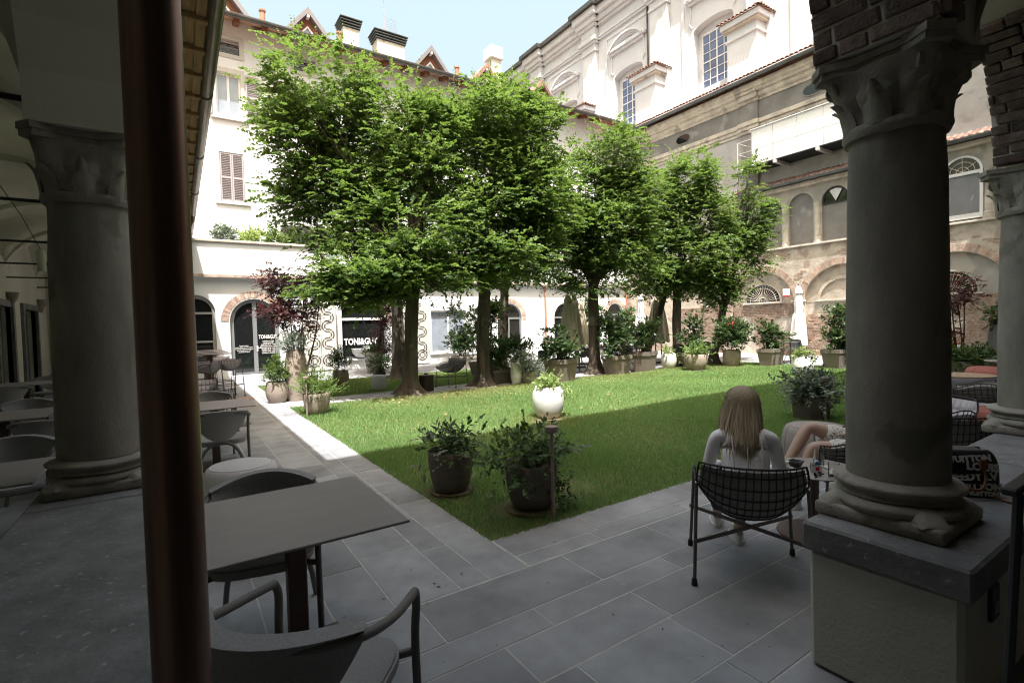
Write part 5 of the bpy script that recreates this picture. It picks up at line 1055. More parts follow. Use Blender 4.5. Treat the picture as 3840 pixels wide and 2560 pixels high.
def dining_chair(label, loc, rz, group='dining chairs with curved backs'):
    t = thing('dining_chair', label, 'chair', loc, rz, group)
    rail = bez([(.275, .235, .655), (.283, .02, .69), (.255, -.16, .735), (.15, -.27, .765), (0, -.305, .775), (-.15, -.27, .765), (-.255, -.16, .735), (-.283, .02, .69), (-.275, .235, .655)], 8)
    MB().tube(rail, [.0155]*len(rail), 10).build('arm_rail', TUBE, t, 60)
    for s_ in (-1, 1):
        MB().tube(bez([(s_*.275, .235, .655), (s_*.272, .252, .60), (s_*.268, .24, .44), (s_*.272, .26, .0)], 6), .0155, 9).build('front_leg', TUBE, t, 60)
        MB().lathe([(.014, 0), (.014, .012)], 10, (s_*.272, .26)).build('foot', FABL, t)
        MB().tube([(s_*.268, .24, .435), (s_*.20, .2, .435)], .015, 8).build('seat_bracket', TUBE, t, 60)
    MB().tube(bez([(-.245, -.33, 0), (-.21, -.29, .22), (-.13, -.25, .40), (0, -.235, .455), (.13, -.25, .40), (.21, -.29, .22), (.245, -.33, 0)], 8), .0155, 9).build('rear_leg_hoop', TUBE, t, 60)
    def back(u, v, off=0.):
        a = (u-.5)*2; k = (1-abs(a)**2.4)
        top = Vector((.262*a, -.305+.17*abs(a)**2.1, .795-.035*a*a)); bot = Vector((.262*a*(.93), -.275+.16*abs(a)**2.1, .795-.035*a*a-.06-.25*k))
        p = top.lerp(bot, v); o = Vector((a*.35, -1, 0)).normalized(); bul = .024*math.exp(-(v/.16)**2)
        return p+o*(off+(bul if off > 0 else -bul))
    b = MB(); b.grid(lambda u, v: back(u, v, .012), 26, 14); b.grid(lambda u, v: back(u, v, -.012), 26, 14)
    top_ = MB()
    for (va, vb) in ((0, 0), (1, 1)):
        n = 26; vs = [back(i/n, va, .012) for i in range(n+1)]+[back(i/n, va, -.012) for i in range(n+1)]; b.add(vs, [(i, i+1, n+2+i, n+1+i) for i in range(n)])
    b.build('backrest', FAB, t, 80)
    pts = [(.245*math.copysign(abs(math.cos(q))**.55, math.cos(q)), .02+.245*math.copysign(abs(math.sin(q))**.55, math.sin(q))) for q in [2*math.pi*i/40 for i in range(40)]]
    s2 = MB(); s2.plate([[(x*.97, y*.97+.001) for x, y in pts]], .012, T(0, 0, .425)); s2.plate([pts], .03, T(0, 0, .437)); s2.plate([[(x*.96, y*.96+.001) for x, y in pts]], .008, T(0, 0, .467)); s2.build('seat', FAB, t, 30)
    return t
def dtable(label, x0, x1, y0, y1, h=.74, group='taupe laminate tables', name='dining_table', two=False, rz=0.):
    cx, cy = (x0+x1)/2, (y0+y1)/2; t = thing(name, label, 'table', (cx, cy, 0), rz, group); a, b = (x1-x0)/2, (y1-y0)/2
    MB().rbox(-a, a, -b, b, h-.012, h, .003).build('table_top', HPL, t)
    MB().rbox(-.042, .042, -.042, .042, .02, h-.0125, .006).build('post', RUST, t); MB().rbox(-.24, .24, -.24, .24, 0, .02, .006).build('base_plate', RUST, t)
    MB().box(-.2, .2, -.03, .03, h-.035, h-.0126).build('top_bracket', RUST, t); return t
def shell(u, v):
    K = [(0, .31, .43), (.16, .22, .40), (.34, .06, .375), (.52, -.12, .37), (.68, -.25, .43), (.84, -.325, .57), (1, -.365, .745)]
    for i in range(6):
        if v <= K[i+1][0] or i == 5:
            t = (v-K[i][0])/(K[i+1][0]-K[i][0]); a = K[max(i-1, 0)]; b = K[i]; c = K[i+1]; d = K[min(i+2, 6)]
            f_ = lambda k: .5*(2*b[k]+(c[k]-a[k])*t+(2*a[k]-5*b[k]+4*c[k]-d[k])*t*t+(3*b[k]-a[k]-3*c[k]+d[k])*t**3); y, z = f_(1), f_(2); break
    s_ = .13+.16*math.exp(-((v-.48)/.27)**2)-.13*max(0, (v-.62)/.38); wdt = .315+.02*math.sin(v*math.pi)-.02*max(0, v-.9)*4
    a = abs(u); x = u*wdt*(1-.07*a**4); z += (a**2.6)*s_; y += .10*u*u*max(0, (v-.5)/.5); return Vector((x, y, z))
def wire_meshes():
    net = MB()
    for i in range(17): net.tube([shell(-1+2*i/16, j/18) for j in range(19)], .0034, 5)
    for j in range(1, 16): net.tube([shell(-1+2*i/20, j/16) for i in range(21)], .0034, 5)
    rim = MB(); e = [shell(-1+2*i/20, 0) for i in range(21)]+[shell(1, j/18) for j in range(1, 19)]+[shell(1-2*i/20, 1) for i in range(1, 21)]+[shell(-1, 1-j/18) for j in range(1, 18)]
    rim.tube(e, .0065, 7, True)
    cu = MB(); nu, nv = 48, 60
    def qn(u, v):
        uu, vv = -0.94+1.88*u, .02+.95*v; p = shell(uu, vv); e_ = .004; n = (shell(uu+e_, vv)-p).cross(shell(uu, vv+e_)-p); n.normalize(); return p, n
    gs = [[qn(i/nu, j/nv) for i in range(nu+1)] for j in range(nv+1)]
    # orientation: towards the sitter (up at the seat)
    s0 = 1 if gs[nv//3][nu//2][1].z > 0 else -1
    def q1(u, v): i, j = round(u*nu), round(v*nv); p, n = gs[j][i]; h = .006+.030*(abs(math.sin(u*math.pi*8))*abs(math.sin(v*math.pi*10)))**.4*min(1, 12*u, 12*(1-u), 12*v, 12*(1-v)); return p+n*s0*h
    def q0(u, v): i, j = round(u*nu), round(v*nv); p, n = gs[j][i]; return p+n*s0*.004
    cu.grid(q1, nu, nv); cu.grid(q0, nu, nv)
    return net.mesh('wire_net', WIRE), rim.mesh('rim', WIRE, 60), cu
NET, RIM, CUS = wire_meshes(); CUSM = {}
def wire_chair(label, loc, rz, cush=None, bar=False, name='wire_lounge_chair', group='wire chairs with quilted cushions', noc=False):
    t = thing(name, label, 'chair' if not bar else 'bar stool', loc, rz, group); up_ = .36 if bar else 0
    for me, n in ((NET, 'wire_net'), (RIM, 'rim')):
        o = inst(me, n, t); o.location = (0, 0, up_); o.scale = (.8, .72, .8) if bar else (1, 1, 1)
    cush = cush or QUILT
    if not noc:
        if cush.name not in CUSM: CUSM[cush.name] = MB().add(CUS.v, CUS.f).mesh('cushion', cush, 70)
        o = inst(CUSM[cush.name], 'cushion', t); o.location = (0, 0, up_); o.scale = (.8, .72, .8) if bar else (1, 1, 1)
    k = .8 if bar else 1
    for sx in (-1, 1):
        for sy in (-1, 1):
            foot = (sx*.325*(.78 if bar else 1), sy*.285*(.85 if bar else 1), 0); p = shell(sx*.98, .72 if sy < 0 else .12); top = (p.x*k, p.y*k*(.9 if bar else 1), p.z*k+up_-.01)
            l_ = MB().tube([foot, top], .0105, 8).build('leg', LEG, t, 60); MB().lathe([(.017, 0), (.018, .004), (.016, .035), (.012, .045)], 10, (foot[0], foot[1])).build('foot', RUB, l_)
    z = .36 if bar else .255; a, b = (.25, .24) if bar else (.325, .285)
    if bar:
        for p, q in (((-a, -b), (a, -b)), ((a, -b), (a, b)), ((a, b), (-a, b)), ((-a, b), (-a, -b))): MB().tube([(*p, .30), (*q, .30)], .008, 6).build('foot_rail', LEG, t)
    else:
        for p, q in (((-a, -b), (a, b)), ((a, -b), (-a, b))): MB().box(0, math.hypot(2*a, 2*b), -.005, .005, 0, .022, M=T(*p, z+(0 if p[0] < 0 else .0225)) @ RZ(math.atan2(q[1]-p[1], q[0]-p[0]))).build('cross_brace', LEG, t)
    return t
def round_table(label, loc, r, h, group='round tables with a disc foot', mat=None, base=.25):
    t = thing('round_table', label, 'table', loc, 0, group); MB().lathe([(.01, h-.01), (r-.004, h-.01), (r, h-.006), (r, h-.002), (r-.004, h), (.01, h)], 48).build('table_top', mat or HPL, t, 40)
    MB().lathe([(.028, .015), (.028, h-.0105)], 16).build('post', RUST, t, 60); MB().lathe([(base, 0), (base+.003, .004), (base, .012), (.03, .018)], 40).build('base_disc', RUST, t, 40); return t
def pouf(label, loc, r, h, mat, rz=0, tray=False, strap=None):
    t = thing('pouf', label, 'pouf', loc, rz, 'upholstered poufs')
    prof = [(r*.84, 0), (r*.93, .03), (r, h*.35), (r*1.0, h*.6), (r*.95, h*.85), (r*.88, h*.97), (r*.80, h), (.01, h+.004)]
    MB().lathe(prof, 40).build('cushion_body', mat, t, 60)
    for i in range(3): q = 2*math.pi*i/3+.4; MB().tube([((rr+.002)*math.cos(q), (rr+.002)*math.sin(q), zz) for rr, zz in prof[:-1]], .003, 5).build('seam', mat, t)
    MB().tube([((r*.80)*math.cos(2*math.pi*i/40), (r*.80)*math.sin(2*math.pi*i/40), h+.001) for i in range(40)], .004, 5, True).build('piping', mat, t)
    if tray: MB().lathe([(r*.7, h+.004), (r*.78, h+.006), (r*.78, h+.022), (.01, h+.022)], 40).build('tray_top', M_('tray_wood', (.33, .24, .17), var=.15, stretch=(1, 8, 1)), t, 30)
    if strap: MB().tube([(r*.80, -.02, h+.006), (r*.95, -.02, h*.9), (r*1.01, -.01, h*.5), (r*.98, 0, h*.15)], .012, 6).build('strap', strap, t)
    return t
def garden_lamp(label, loc, h=.75):
    t = thing('garden_lamp', label, 'lamp', loc, 0, 'mushroom garden lamps'); MB().lathe([(.0145, 0), (.0145, h-.05)], 16).build('post', TAUPE, t, 60); MB().lathe([(.02, h-.05), (.052, h-.05), (.054, h-.046), (.054, h-.004), (.050, h), (.01, h)], 32).build('lamp_head', TAUPE, t, 40); return t
garden_lamp('slim taupe garden lamp at the near corner of the lawn', (2.51, 3.24, 0), .77); garden_lamp('slim pale garden lamp beside the feathery rosemary tub', (1.93, 9.86, 0), .76); garden_lamp('slim taupe garden lamp behind the shaded sage pot', (8.2, 3.75, 0), .68)
# near left group
dtable('taupe square table beside the copper downpipe, nearest the lawn corner', .01, .835, 2.13, 2.98)
dining_chair('curved-back dining chair pulled back from the square table by the downpipe', (.31, 1.70, 0), math.radians(-42))
dining_chair('curved-back dining chair tucked under the far side of the square table by the downpipe', (.33, 2.93, 0), math.radians(168))
pouf('pale mesh pouf with wooden tray behind the square table', (.52, 4.0, 0), .31, .38, FABL, .3, True, M_('green_strap', (.10, .30, .05))); pouf('pale grey mesh pouf on the path between the two dining tables', (.42, 5.05, 0), .31, .43, FABL)
dtable('taupe dining table in the middle of the left path', -.08, .73, 6.63, 7.45); dining_chair('curved-back dining chair facing the table in the middle of the left path', (.34, 6.28, 0), math.radians(-4)); dining_chair('curved-back dining chair beyond the table in the middle of the left path', (.30, 7.85, 0), math.radians(176))
wire_chair('low wire chair turned away beyond the dining table on the left path', (.35, 9.0, 0), math.radians(10), QUILT_L); round_table('small round wooden-topped table on the left path before the bar stools', (.75, 9.9, 0), .32, .45, mat=M_('warm_top', (.38, .24, .18), var=.1)); wire_chair('low wire chair under the arcade edge of the left path', (.2, 10.9, 0), math.radians(160), QUILT_L)
for i, (y_, lb) in enumerate(((14.9, 'first'), (16.1, 'second'), (17.3, 'third'), (18.5, 'last'))): dtable(lb+' tall bar table in the row by the arched hairdresser door', .2, 1.15, y_, y_+.6, 1.07, 'tall bar tables', 'bar_table')
for i, (x_, y_, a, lb) in enumerate(((1.02, 14.45, 20, 'before the first bar table on the lawn side'), (.42, 14.35, -10, 'before the first bar table on the arcade side'), (.55, 13.75, 60, 'set back from the bar tables under the arcade'), (.95, 15.8, 185, 'between the first and second bar tables'), (.6, 17.0, 10, 'between the second and third bar tables'))):
    wire_chair('tall wire bar stool with lilac cushion '+lb, (x_, y_, 0), math.radians(a), QUILT_L, True, 'bar_stool', 'wire bar stools')
# inside the left portico
dtable('dark dining table just inside the parapet under the thick near column', -1.6, -.76, 4.08, 4.88); dtable('dark dining table in the second bay of the left portico', -2.1, -1.25, 7.4, 8.35); dtable('dark dining table by the first doorway of the left portico', -2.9, -2.05, 12.7, 13.7); dtable('dark dining table at the far end of the left portico', -2.6, -1.8, 16.0, 16.8)
for i, (x_, y_, a, lb) in enumerate(((-1.15, 5.45, 180, 'beyond the dark table under the thick near column'), (-1.2, 3.55, 0, 'before the dark table under the thick near column'), (-1.15, 6.95, -8, 'before the dark table in the second portico bay'), (-1.7, 8.9, 178, 'beyond the dark table in the second portico bay'), (-2.5, 12.2, 5, 'before the dark table by the first portico doorway'), (-2.3, 14.2, 180, 'beyond the dark table by the first portico doorway'), (-1.7, 13.2, 95, 'at the side of the dark table by the first portico doorway'), (-2.2, 15.5, 0, 'before the dark table at the far end of the portico'))):
    dining_chair('curved-back dining chair '+lb, (x_, y_, 0), math.radians(a))
pd = thing('pendant_lamp', 'small cylindrical pendant lamp hung from the portico vault', 'lamp', (-1.8, 11.0, 2.9), 0, 'portico lamps'); MB().lathe([(.01, .12), (.05, .12), (.06, .04), (.055, 0), (.055, -.22), (.05, -.22)], 20).build('shade', M_('opal', (.6, .6, .56)), pd, 40); MB().tube([(0, 0, .12), (-.1, -.6, .55), (-.3, -1.4, 1.1)], .006, 5).build('cord', IRON, pd); MB().lathe([(.08, 0), (.08, .04)], 16, (-.3, -1.4), T(0, 0, 1.08)).build('ceiling_rose', IRON, pd)
# woman's group by the scrolled column
wire_chair('dark wire armchair with the blonde woman sitting in it', (2.97, 1.84, 0), math.radians(-50.7), QUILT_D)
rt = round_table('low round taupe coffee table with cups and glasses', (3.87, 1.85, 0), .30, .49)
wire_chair('dark wire armchair holding the person in the floral dress', (4.68, 1.87, 0), math.radians(30), QUILT)
pouf('round taupe pouf at the lawn edge behind the floral dress', (5.75, 2.72, 0), .34, .42, M_('taupe_fabric', (.29, .26, .25), var=.1, scale=60, rough=.9))
wire_chair('dark wire chair right after the scrolled column with its back to the parapet', (5.55, 1.62, 0), math.radians(-58), QUILT_D); wire_chair('lilac quilted wire chair with its back to the pale column', (6.35, 1.95, 0), math.radians(62), QUILT_L); wire_chair('wire chair farther along the shaded path before the coral poufs', (9.2, 2.2, 0), math.radians(5), QUILT_D)
round_table('round dark table between the lilac wire chairs', (7.9, 2.3, 0), .35, .5)
pouf('wide dark pouf with turquoise strap on the shaded path', (12.3, 3.2, 0), .62, .42, M_('slate_fabric', (.09, .085, .095), var=.1), 2.6, True, M_('turquoise', (.02, .28, .34))); CORAL = M_('coral_fabric', (.30, .105, .085), var=.08); pouf('coral red pouf behind the dark strapped pouf', (14.3, 3.1, 0), .6, .44, CORAL); pouf('coral red pouf behind the lilac wire chair', (8.3, 1.9, 0), .4, .40, CORAL)
round_table('round grey table near the shaded leafy bowl', (14.9, 3.1, 0), .42, .55); round_table('second round grey table under the tall grey urn', (16.6, 3.1, 0), .4, .6)
rc = wire_chair('wire chair with a red cushion before the brick wall', (17.9, 5.0, 0), math.radians(100), QUILT_L); o = MB().grid(lambda u, v: Vector(((u-.5)*.5, -.28-.09*v+.03*math.sin(u*3.14), .42+.36*v)), 8, 8); o.build('red_cushion', M_('red_cloth', (.42, .07, .07), var=.1), rc)
wire_chair('lilac wire chair beside the one with the red cushion', (18.2, 4.2, 0), math.radians(80), QUILT_L); round_table('round dark table in front of the red-cushioned chair', (17.2, 4.7, 0), .35, .55)
# under the trees
wire_chair('grey quilted wire armchair on the cross path under the trees', (6.1, 12.2, 0), math.radians(118), QUILT); dt = thing('drum_table', 'small dark corded drum table beside the flared hornbeam', 'table', (5.2, 11.85, 0)); MB().lathe([(.17, 0), (.185, .02), (.185, .36), (.19, .38), (.19, .395), (.01, .395)], 30).build('drum', M_('drum_cord', (.05, .035, .03), var=.3, scale=60, stretch=(1, 1, .05), bump=.6, bscale=50), dt, 40); MB().lathe([(.01, .395), (.14, .397), (.14, .41), (.01, .415)], 24).build('lid', TAUPE, dt, 30); MB().lathe([(.02, .41), (.05, .42), (.05, .45), (.01, .45)], 12).build('knob', IRON, dt, 40)
pouf('tiny pale pouf half hidden by the flared hornbeam trunk', (4.35, 13.0, 0), .2, .38, FABL)
DK = M_('dark_table', (.05, .05, .052), var=.1, rough=.4)
def cafe_set(x, y, rz, label):
    t = thing('cafe_table', 'slim black metal cafe table '+label, 'table', (x, y, 0), rz, 'black cafe tables on the terrace'); MB().rbox(-.4, .4, -.4, .4, .72, .745, .004).build('table_top', DK, t)
    for a in (-1, 1):
        for b in (-1, 1): MB().box(a*.37-.02, a*.37+.02, b*.37-.02, b*.37+.02, 0, .72).build('leg', DK, t)
    for k, (a, b, r) in enumerate(((-.75, 0, -90), (.75, 0, 90))):
        c = thing('cafe_chair', ('black shell chair on the lawn side of' if k == 0 else 'black shell chair beyond')+' the cafe table '+label, 'chair', Matrix.Rotation(rz, 3, 'Z') @ Vector((a, b, 0))+Vector((x, y, 0)), rz+math.radians(r), 'black shell chairs on the terrace')
        def cs(u, v): q = (u-.5)*2; return Vector((q*.24*(1-.15*v), .22-.44*min(v*1.9, 1)-.06*max(0, v-.5)*2+.05*q*q*v, .45+.03*q*q+.36*max(0, v-.5)*2*(1-.2*q*q)))
        MB().grid(cs, 10, 14).build('shell', DK, c, 60)
        for a2 in (-1, 1):
            for b2 in (-1, 1): MB().tube([(a2*.1, b2*.08, .44), (a2*.24, b2*.22, 0)], .009, 5).build('leg', DK, c)
for x_, y_, a, lb in ((10.3, 12.6, .2, 'under the furled cream parasols'), (12.2, 12.4, .1, 'behind the dense laurel box'), (15.4, 11.5, .15, 'behind the red-flowered oleander'), (18.0, 9.6, .1, 'behind the two young laurels'), (18.3, 7.4, .0, 'behind the broad oleander hedge'), (15.0, 14.5, .1, 'deep on the terrace')): cafe_set(x_, y_, a, lb)
# furled parasols : (u, v of the tip, height)
CREAM = M_('cream_canvas', (.52, .47, .37), var=.1, scale=2, stretch=(6, 6, .4), rough=.9); WCAN = M_('white_canvas', (.74, .73, .72), var=.04, rough=.9); LIL = M_('lilac_canvas', (.52, .46, .55), var=.05, rough=.9)
def parasol(label, u, v, H, mat, wd=.24, low=.75, tie=True):
    r1 = RIGHT*((u-1176)/1155.2)-UP*((v-784)/1155.2)+FWD; d = (H-1.6)/r1.z; p = CAM+r1*d
    t = thing('furled_parasol', label, 'parasol', (p.x, p.y, 0), random.uniform(0, 3), 'furled parasols on the terrace')
    MB().lathe([(.022, 0), (.022, H-.02), (.01, H+.04)], 12).build('pole', IRON, t, 50); MB().rbox(-.3, .3, -.3, .3, 0, .07, .02).build('base', DK, t)
    vs = []; n = 48; m_ = 16
    for j in range(m_+1):
        q = j/m_; z = H-.02-(H-low)*q; r = (.05+wd*q**.75)*(1-.35*math.exp(-((q-.42)/.05)**2) if tie else 1)
        if q < .12: r = .05+.10*q/.12*wd/.24
        for i in range(n): a = 2*math.pi*i/n; f_ = 1+(.20*math.sin(8*a+j*.1)+.08*math.sin(13*a))*min(1, q*3); vs.append((r*f_*math.cos(a), r*f_*math.sin(a), z+(.05*math.sin(8*a) if j == m_ else 0)))
    MB().add(vs, [(j*n+i, j*n+(i+1) % n, (j+1)*n+(i+1) % n, (j+1)*n+i) for j in range(m_) for i in range(n)]).build('canvas', mat, t, 60)
    MB().lathe([(.02, H-.05), (.10, H-.10), (.14, H-.22), (.15, H-.34)], 16, cap=False).build('top_flap', mat, t, 60)
    if tie: MB().lathe([(wd*.52, H-.42*(H-low)-.03), (wd*.54, H-.42*(H-low)), (wd*.52, H-.42*(H-low)+.03)], 20, cap=False).build('tie_band', mat, t)
    return t
parasol('cream furled parasol leftmost of the cluster of three', 1304, 676, 2.55, CREAM, .27, .8, False); parasol('cream furled parasol in the middle of the cluster of three', 1319, 680, 2.6, CREAM, .25, .8, False); parasol('cream furled parasol at the right of the cluster of three', 1333, 690, 2.5, CREAM, .25, .8, False)
parasol('cream furled parasol standing behind the glossy oleander box', 1504, 688, 2.45, CREAM, .25, .8, False); parasol('cream furled parasol just right of the one behind the oleander box', 1517, 690, 2.45, CREAM, .25, .8, False)
parasol('white furled parasol deep on the terrace between the cream ones', 1471, 670, 2.9, WCAN, .2, .9); parasol('lilac furled parasol beside the thin straight hornbeam', 1540, 706, 2.4, LIL, .26, .8, False); parasol('white furled parasol behind the red-flowered oleander', 1655, 700, 2.55, WCAN, .26, .7); parasol('tall white furled parasol close to the brick wall and alarm box', 1834, 655, 2.95, WCAN, .24, .5)
# dark bar chair seen at the edge of the parapet
bc = thing('bar_chair', 'black bar chair by the parapet under the near arcade', 'chair', (2.46, .19, 0), 0)
for s_, nm in ((.26, 'armrest'), (-.26, 'armrest')): MB().rbox(-.30, .26, s_-.022, s_+.022, 1.02, 1.045, .006).build(nm, DK, bc)
for a in (-.24, .24):
    for s_ in (.25, -.25): MB().tube([(a-(.06 if a < 0 else -.04), s_*1.1, 0), (a, s_, 1.02)], .014, 8).build('leg', DK, bc)
MB().rbox(-.24, .26, -.24, .24, .72, .76, .01).build('seat', DK, bc); MB().rbox(.22, .26, -.24, .24, .76, 1.25, .01).build('backrest', DK, bc)
# things on the coffee table
CER = M_('white_ceramic', (.75, .75, .73), rough=.25, var=.02); GLS = M_('clear_glass', (.97, .98, .98), var=.0, rough=.02, trans=1., ior=1.45); CHROME = M_('tin', (.55, .55, .56), metal=1., rough=.25, var=.03); TZ = .4905
def cup(loc, label):
    t = thing('coffee_cup', label, 'cup', loc); MB().lathe([(.055, 0), (.062, .006), (.03, .004)], 24, cap=False).build('saucer', CER, t, 40); MB().lathe([(.018, .006), (.028, .02), (.033, .055), (.030, .055), (.025, .02), (.01, .012)], 24).build('cup', CER, t, 60); MB().tube(bez([(.03, 0, .045), (.05, 0, .042), (.048, 0, .025), (.029, 0, .02)], 4), .004, 6).build('handle', CER, t)
cup((3.70, 1.98, TZ), 'white espresso cup on a saucer beside the dark bowl')
def glass(loc, label, h=.10):
    t = thing('drinking_glass', label, 'glass', loc); MB().lathe([(.001, 0), (.032, 0), (.035, .006), (.036, h), (.033, h), (.032, .010), (.001, .009)], 24, cap=False).build('tumbler', GLS, t, 60); MB().lathe([(.001, .0095), (.0315, .0105), (.0318, .022), (.001, .022)], 20, cap=False).build('water', M_('lemon_water', (.85, .82, .6), trans=.9, rough=.05, ior=1.33, var=.02), t)
glass((3.74, 1.66, TZ), 'empty clear tumbler nearest the column base'); glass((3.96, 1.86, TZ), 'clear tumbler with a little drink behind the sugar tin', .12)
t = thing('dark_bowl', 'small dark square bowl on the coffee table', 'bowl', (3.80, 1.95, TZ)); MB().add([(-.025, -.025, 0), (.025, -.025, 0), (.025, .025, 0), (-.025, .025, 0), (-.045, -.045, .045), (.045, -.045, .045), (.045, .045, .045), (-.045, .045, .045), (-.038, -.038, .045), (.038, -.038, .045), (.038, .038, .045), (-.038, .038, .045), (-.02, -.02, .008), (.02, -.02, .008), (.02, .02, .008), (-.02, .02, .008)], [(3, 2, 1, 0), (0, 1, 5, 4), (1, 2, 6, 5), (2, 3, 7, 6), (3, 0, 4, 7), (4, 5, 9, 8), (5, 6, 10, 9), (6, 7, 11, 10), (7, 4, 8, 11), (8, 9, 13, 12), (9, 10, 14, 13), (10, 11, 15, 14), (11, 8, 12, 15), (12, 13, 14, 15)]).build('bowl', DK, t)
t = thing('sugar_tin', 'shiny steel sugar tin with blue sachets and a small red logo', 'tin', (3.77, 1.79, TZ)); MB().lathe([(.036, 0), (.037, .003), (.037, .062), (.034, .062), (.033, .02), (.005, .02)], 28).build('tin', CHROME, t, 50)
for k in range(4): MB().box(-.02, .02, -.001, .001, 0, .055, M=T(.01*k-.015, .004*k, .03) @ RZ(.5*k) @ RX(.2)).build('sachet', M_('sachet_blue', (.08, .30, .50)) if k % 2 else CER, t)
MB().box(-.011, .011, -.001, .001, .022, .044, M=RZ(math.radians(-53)) @ T(0, -.0375, 0)).build('logo', M_('logo_red', (.5, .02, .02)), t)
t = thing('folded_napkin', 'rolled paper napkin beside the empty tumbler', 'napkin', (3.87, 1.66, TZ)); wobble(MB().tube([(-.06, .03, .014), (0, 0, .014), (.06, -.03, .014)], .014, 8), .004, 30).build('napkin', CER, t, 50)
t = thing('sunglasses', 'dark folded sunglasses lying at the table edge', 'sunglasses', (3.67, 1.72, TZ)); MB().tube(bez([(-.06, 0, .01), (-.03, .015, .012), (0, 0, .014), (.03, .015, .012), (.06, 0, .01)], 5), .004, 6).build('frame', DK, t); MB().lathe([(.001, 0), (.022, .001), (.001, .003)], 16, M=T(-.03, .012, .012) @ RX(1.2)).build('lens', GLASS_D, t); MB().lathe([(.001, 0), (.022, .001), (.001, .003)], 16, M=T(.03, .012, .012) @ RX(1.2)).build('lens', GLASS_D, t)
t = thing('plate_stack', 'small white plate under the lemon glass', 'plate', (3.96, 1.76, TZ)); MB().lathe([(.03, 0), (.06, .006), (.062, .009), (.03, .004), (.001, .004)], 28).build('plate', CER, t, 40)
# ------------------------------------------------------------------ handbag on the coping
bgt = thing('handbag', 'black barrel handbag printed with white graffiti lettering on the coping', 'bag', (3.36, .90, .673), math.radians(-50))
BLK = M_('black_leather', (.018, .017, .017), var=.2, rough=.4, spec=.5); TAN = M_('tan_leather', (.22, .10, .06), var=.15, rough=.45)
def bag(u, v):
    q = 2*math.pi*u; c, s_ = math.cos(q), math.sin(q); x = .165*math.copysign(abs(c)**.45, c)*(1-.22*v**3); y = .085*math.copysign(abs(s_)**.6, s_)*(1-.55*v**3); return Vector((x, y, .005+.225*math.sin(v*math.pi/2)**.9-.02*v*(1 if abs(c) > .8 else 0)))
b = MB(); b.grid(bag, 40, 14); b.add([bag(i/40, 0) for i in range(40)], [tuple(range(39, -1, -1))]); b.add([bag(i/40, 1) for i in range(40)], [tuple(range(40))]); b.build('body', BLK, bgt, 70)
GRAF = M_('graffiti_white', (.72, .72, .70), rough=.5)
for s_, sz, x_, z_, a in (('VUITTON', .042, .02, .178, -.1), ('LOUIS', .052, .07, .135, .06), ('SPEEDY LV', .050, .02, .085, -.06), ('VUITTON', .048, .05, .040, .04), ('LOUIS VUITTON', .03, .03, .008, 0)):
    o = text(s_, sz, (x_, -.089+.03*max(0, z_-.1)*2.2, z_), bgt, (math.pi/2-.12, 0, 0), GRAF, .0008, .0028, 'lettering', .95); o.rotation_euler = (math.pi/2-.22, a, 0)
for s_ in (-1, 1): MB().tube(bez([(-.07, s_*.075, .16), (-.075, s_*.10, .10), (-.03, s_*.13, .06), (.04, s_*.13, .05), (.075, s_*.10, .10), (.07, s_*.075, .16)], 6), .007, 8).build('handle', TAN, bgt, 60)
for a in (-.07, .07): MB().rbox(a-.014, a+.014, -.092, -.078, .14, .19, .003).build('handle_tab', TAN, bgt)
MB().rbox(-.012, .012, -.165, .0, .0, .006, .002, M=RZ(.4) @ T(.08, -.05, .001)).build('hanging_tag', TAN, bgt)
# ------------------------------------------------------------------ people
SKIN = M_('skin', (.45, .31, .25), var=.06, rough=.5, spec=.4); DEN = M_('white_denim', (.86, .85, .90), var=.05, scale=30, bump=.15, bscale=120, rough=.9)
def skinfix(name, V, E, R, mat, par, sub=2):
    import bmesh
    me = bpy.data.meshes.new(name); me.from_pydata(V, E, []); o = bpy.data.objects.new(name, me); COL.objects.link(o)
    o.modifiers.new('s', 'SKIN')
    if not me.skin_vertices:
        bm = bmesh.new(); bm.from_mesh(me); bm.verts.layers.skin.verify(); bm.to_mesh(me); bm.free()
    for i, r in enumerate(R):
        sv = me.skin_vertices[0].data[i]; sv.radius = r if isinstance(r, tuple) else (r, r); sv.use_root = (i == 0)
    s2 = o.modifiers.new('d', 'SUBSURF'); s2.levels = sub; s2.render_levels = sub
    bpy.context.view_layer.update(); m2 = bpy.data.meshes.new_from_object(o.evaluated_get(bpy.context.evaluated_depsgraph_get())); bpy.data.objects.remove(o)
    m2.polygons.foreach_set('use_smooth', [True]*len(m2.polygons)); m2.materials.clear(); m2.materials.append(mat); m2.name = name; return inst(m2, name, par)
def chain(V, E, R, start, pts):
    """append a chain of (point, radius) to vertex index start; returns last index"""
    k = start
    for p, r in pts: V.append(p); R.append(r); E.append((k, len(V)-1)); k = len(V)-1
    return k
def hand(V, E, R, wrist, palm_dir, side, curl=(0, 0, -1)):
    d = Vector(palm_dir).normalized(); s_ = Vector(side).normalized(); c = Vector(curl).normalized(); w_ = Vector(V[wrist])
    k = chain(V, E, R, wrist, [(tuple(w_+d*.045), (.036, .017))]); base = Vector(V[k])
    for j, (o_, ln) in enumerate(((-.026, .062), (-.009, .072), (.009, .068), (.026, .054))):
        b = base+s_*o_; chain(V, E, R, k, [(tuple(b+d*.035), .0098), (tuple(b+d*(.035+ln*.45)+c*.008), .0088), (tuple(b+d*(.035+ln*.75)+c*.026), .0078), (tuple(b+d*(.035+ln*.85)+c*.045), .0065)])
    chain(V, E, R, wrist, [(tuple(w_+d*.02-s_*.032), .013), (tuple(w_+d*.055-s_*.052+c*.01), .010), (tuple(w_+d*.085-s_*.05+c*.022), .0085)])
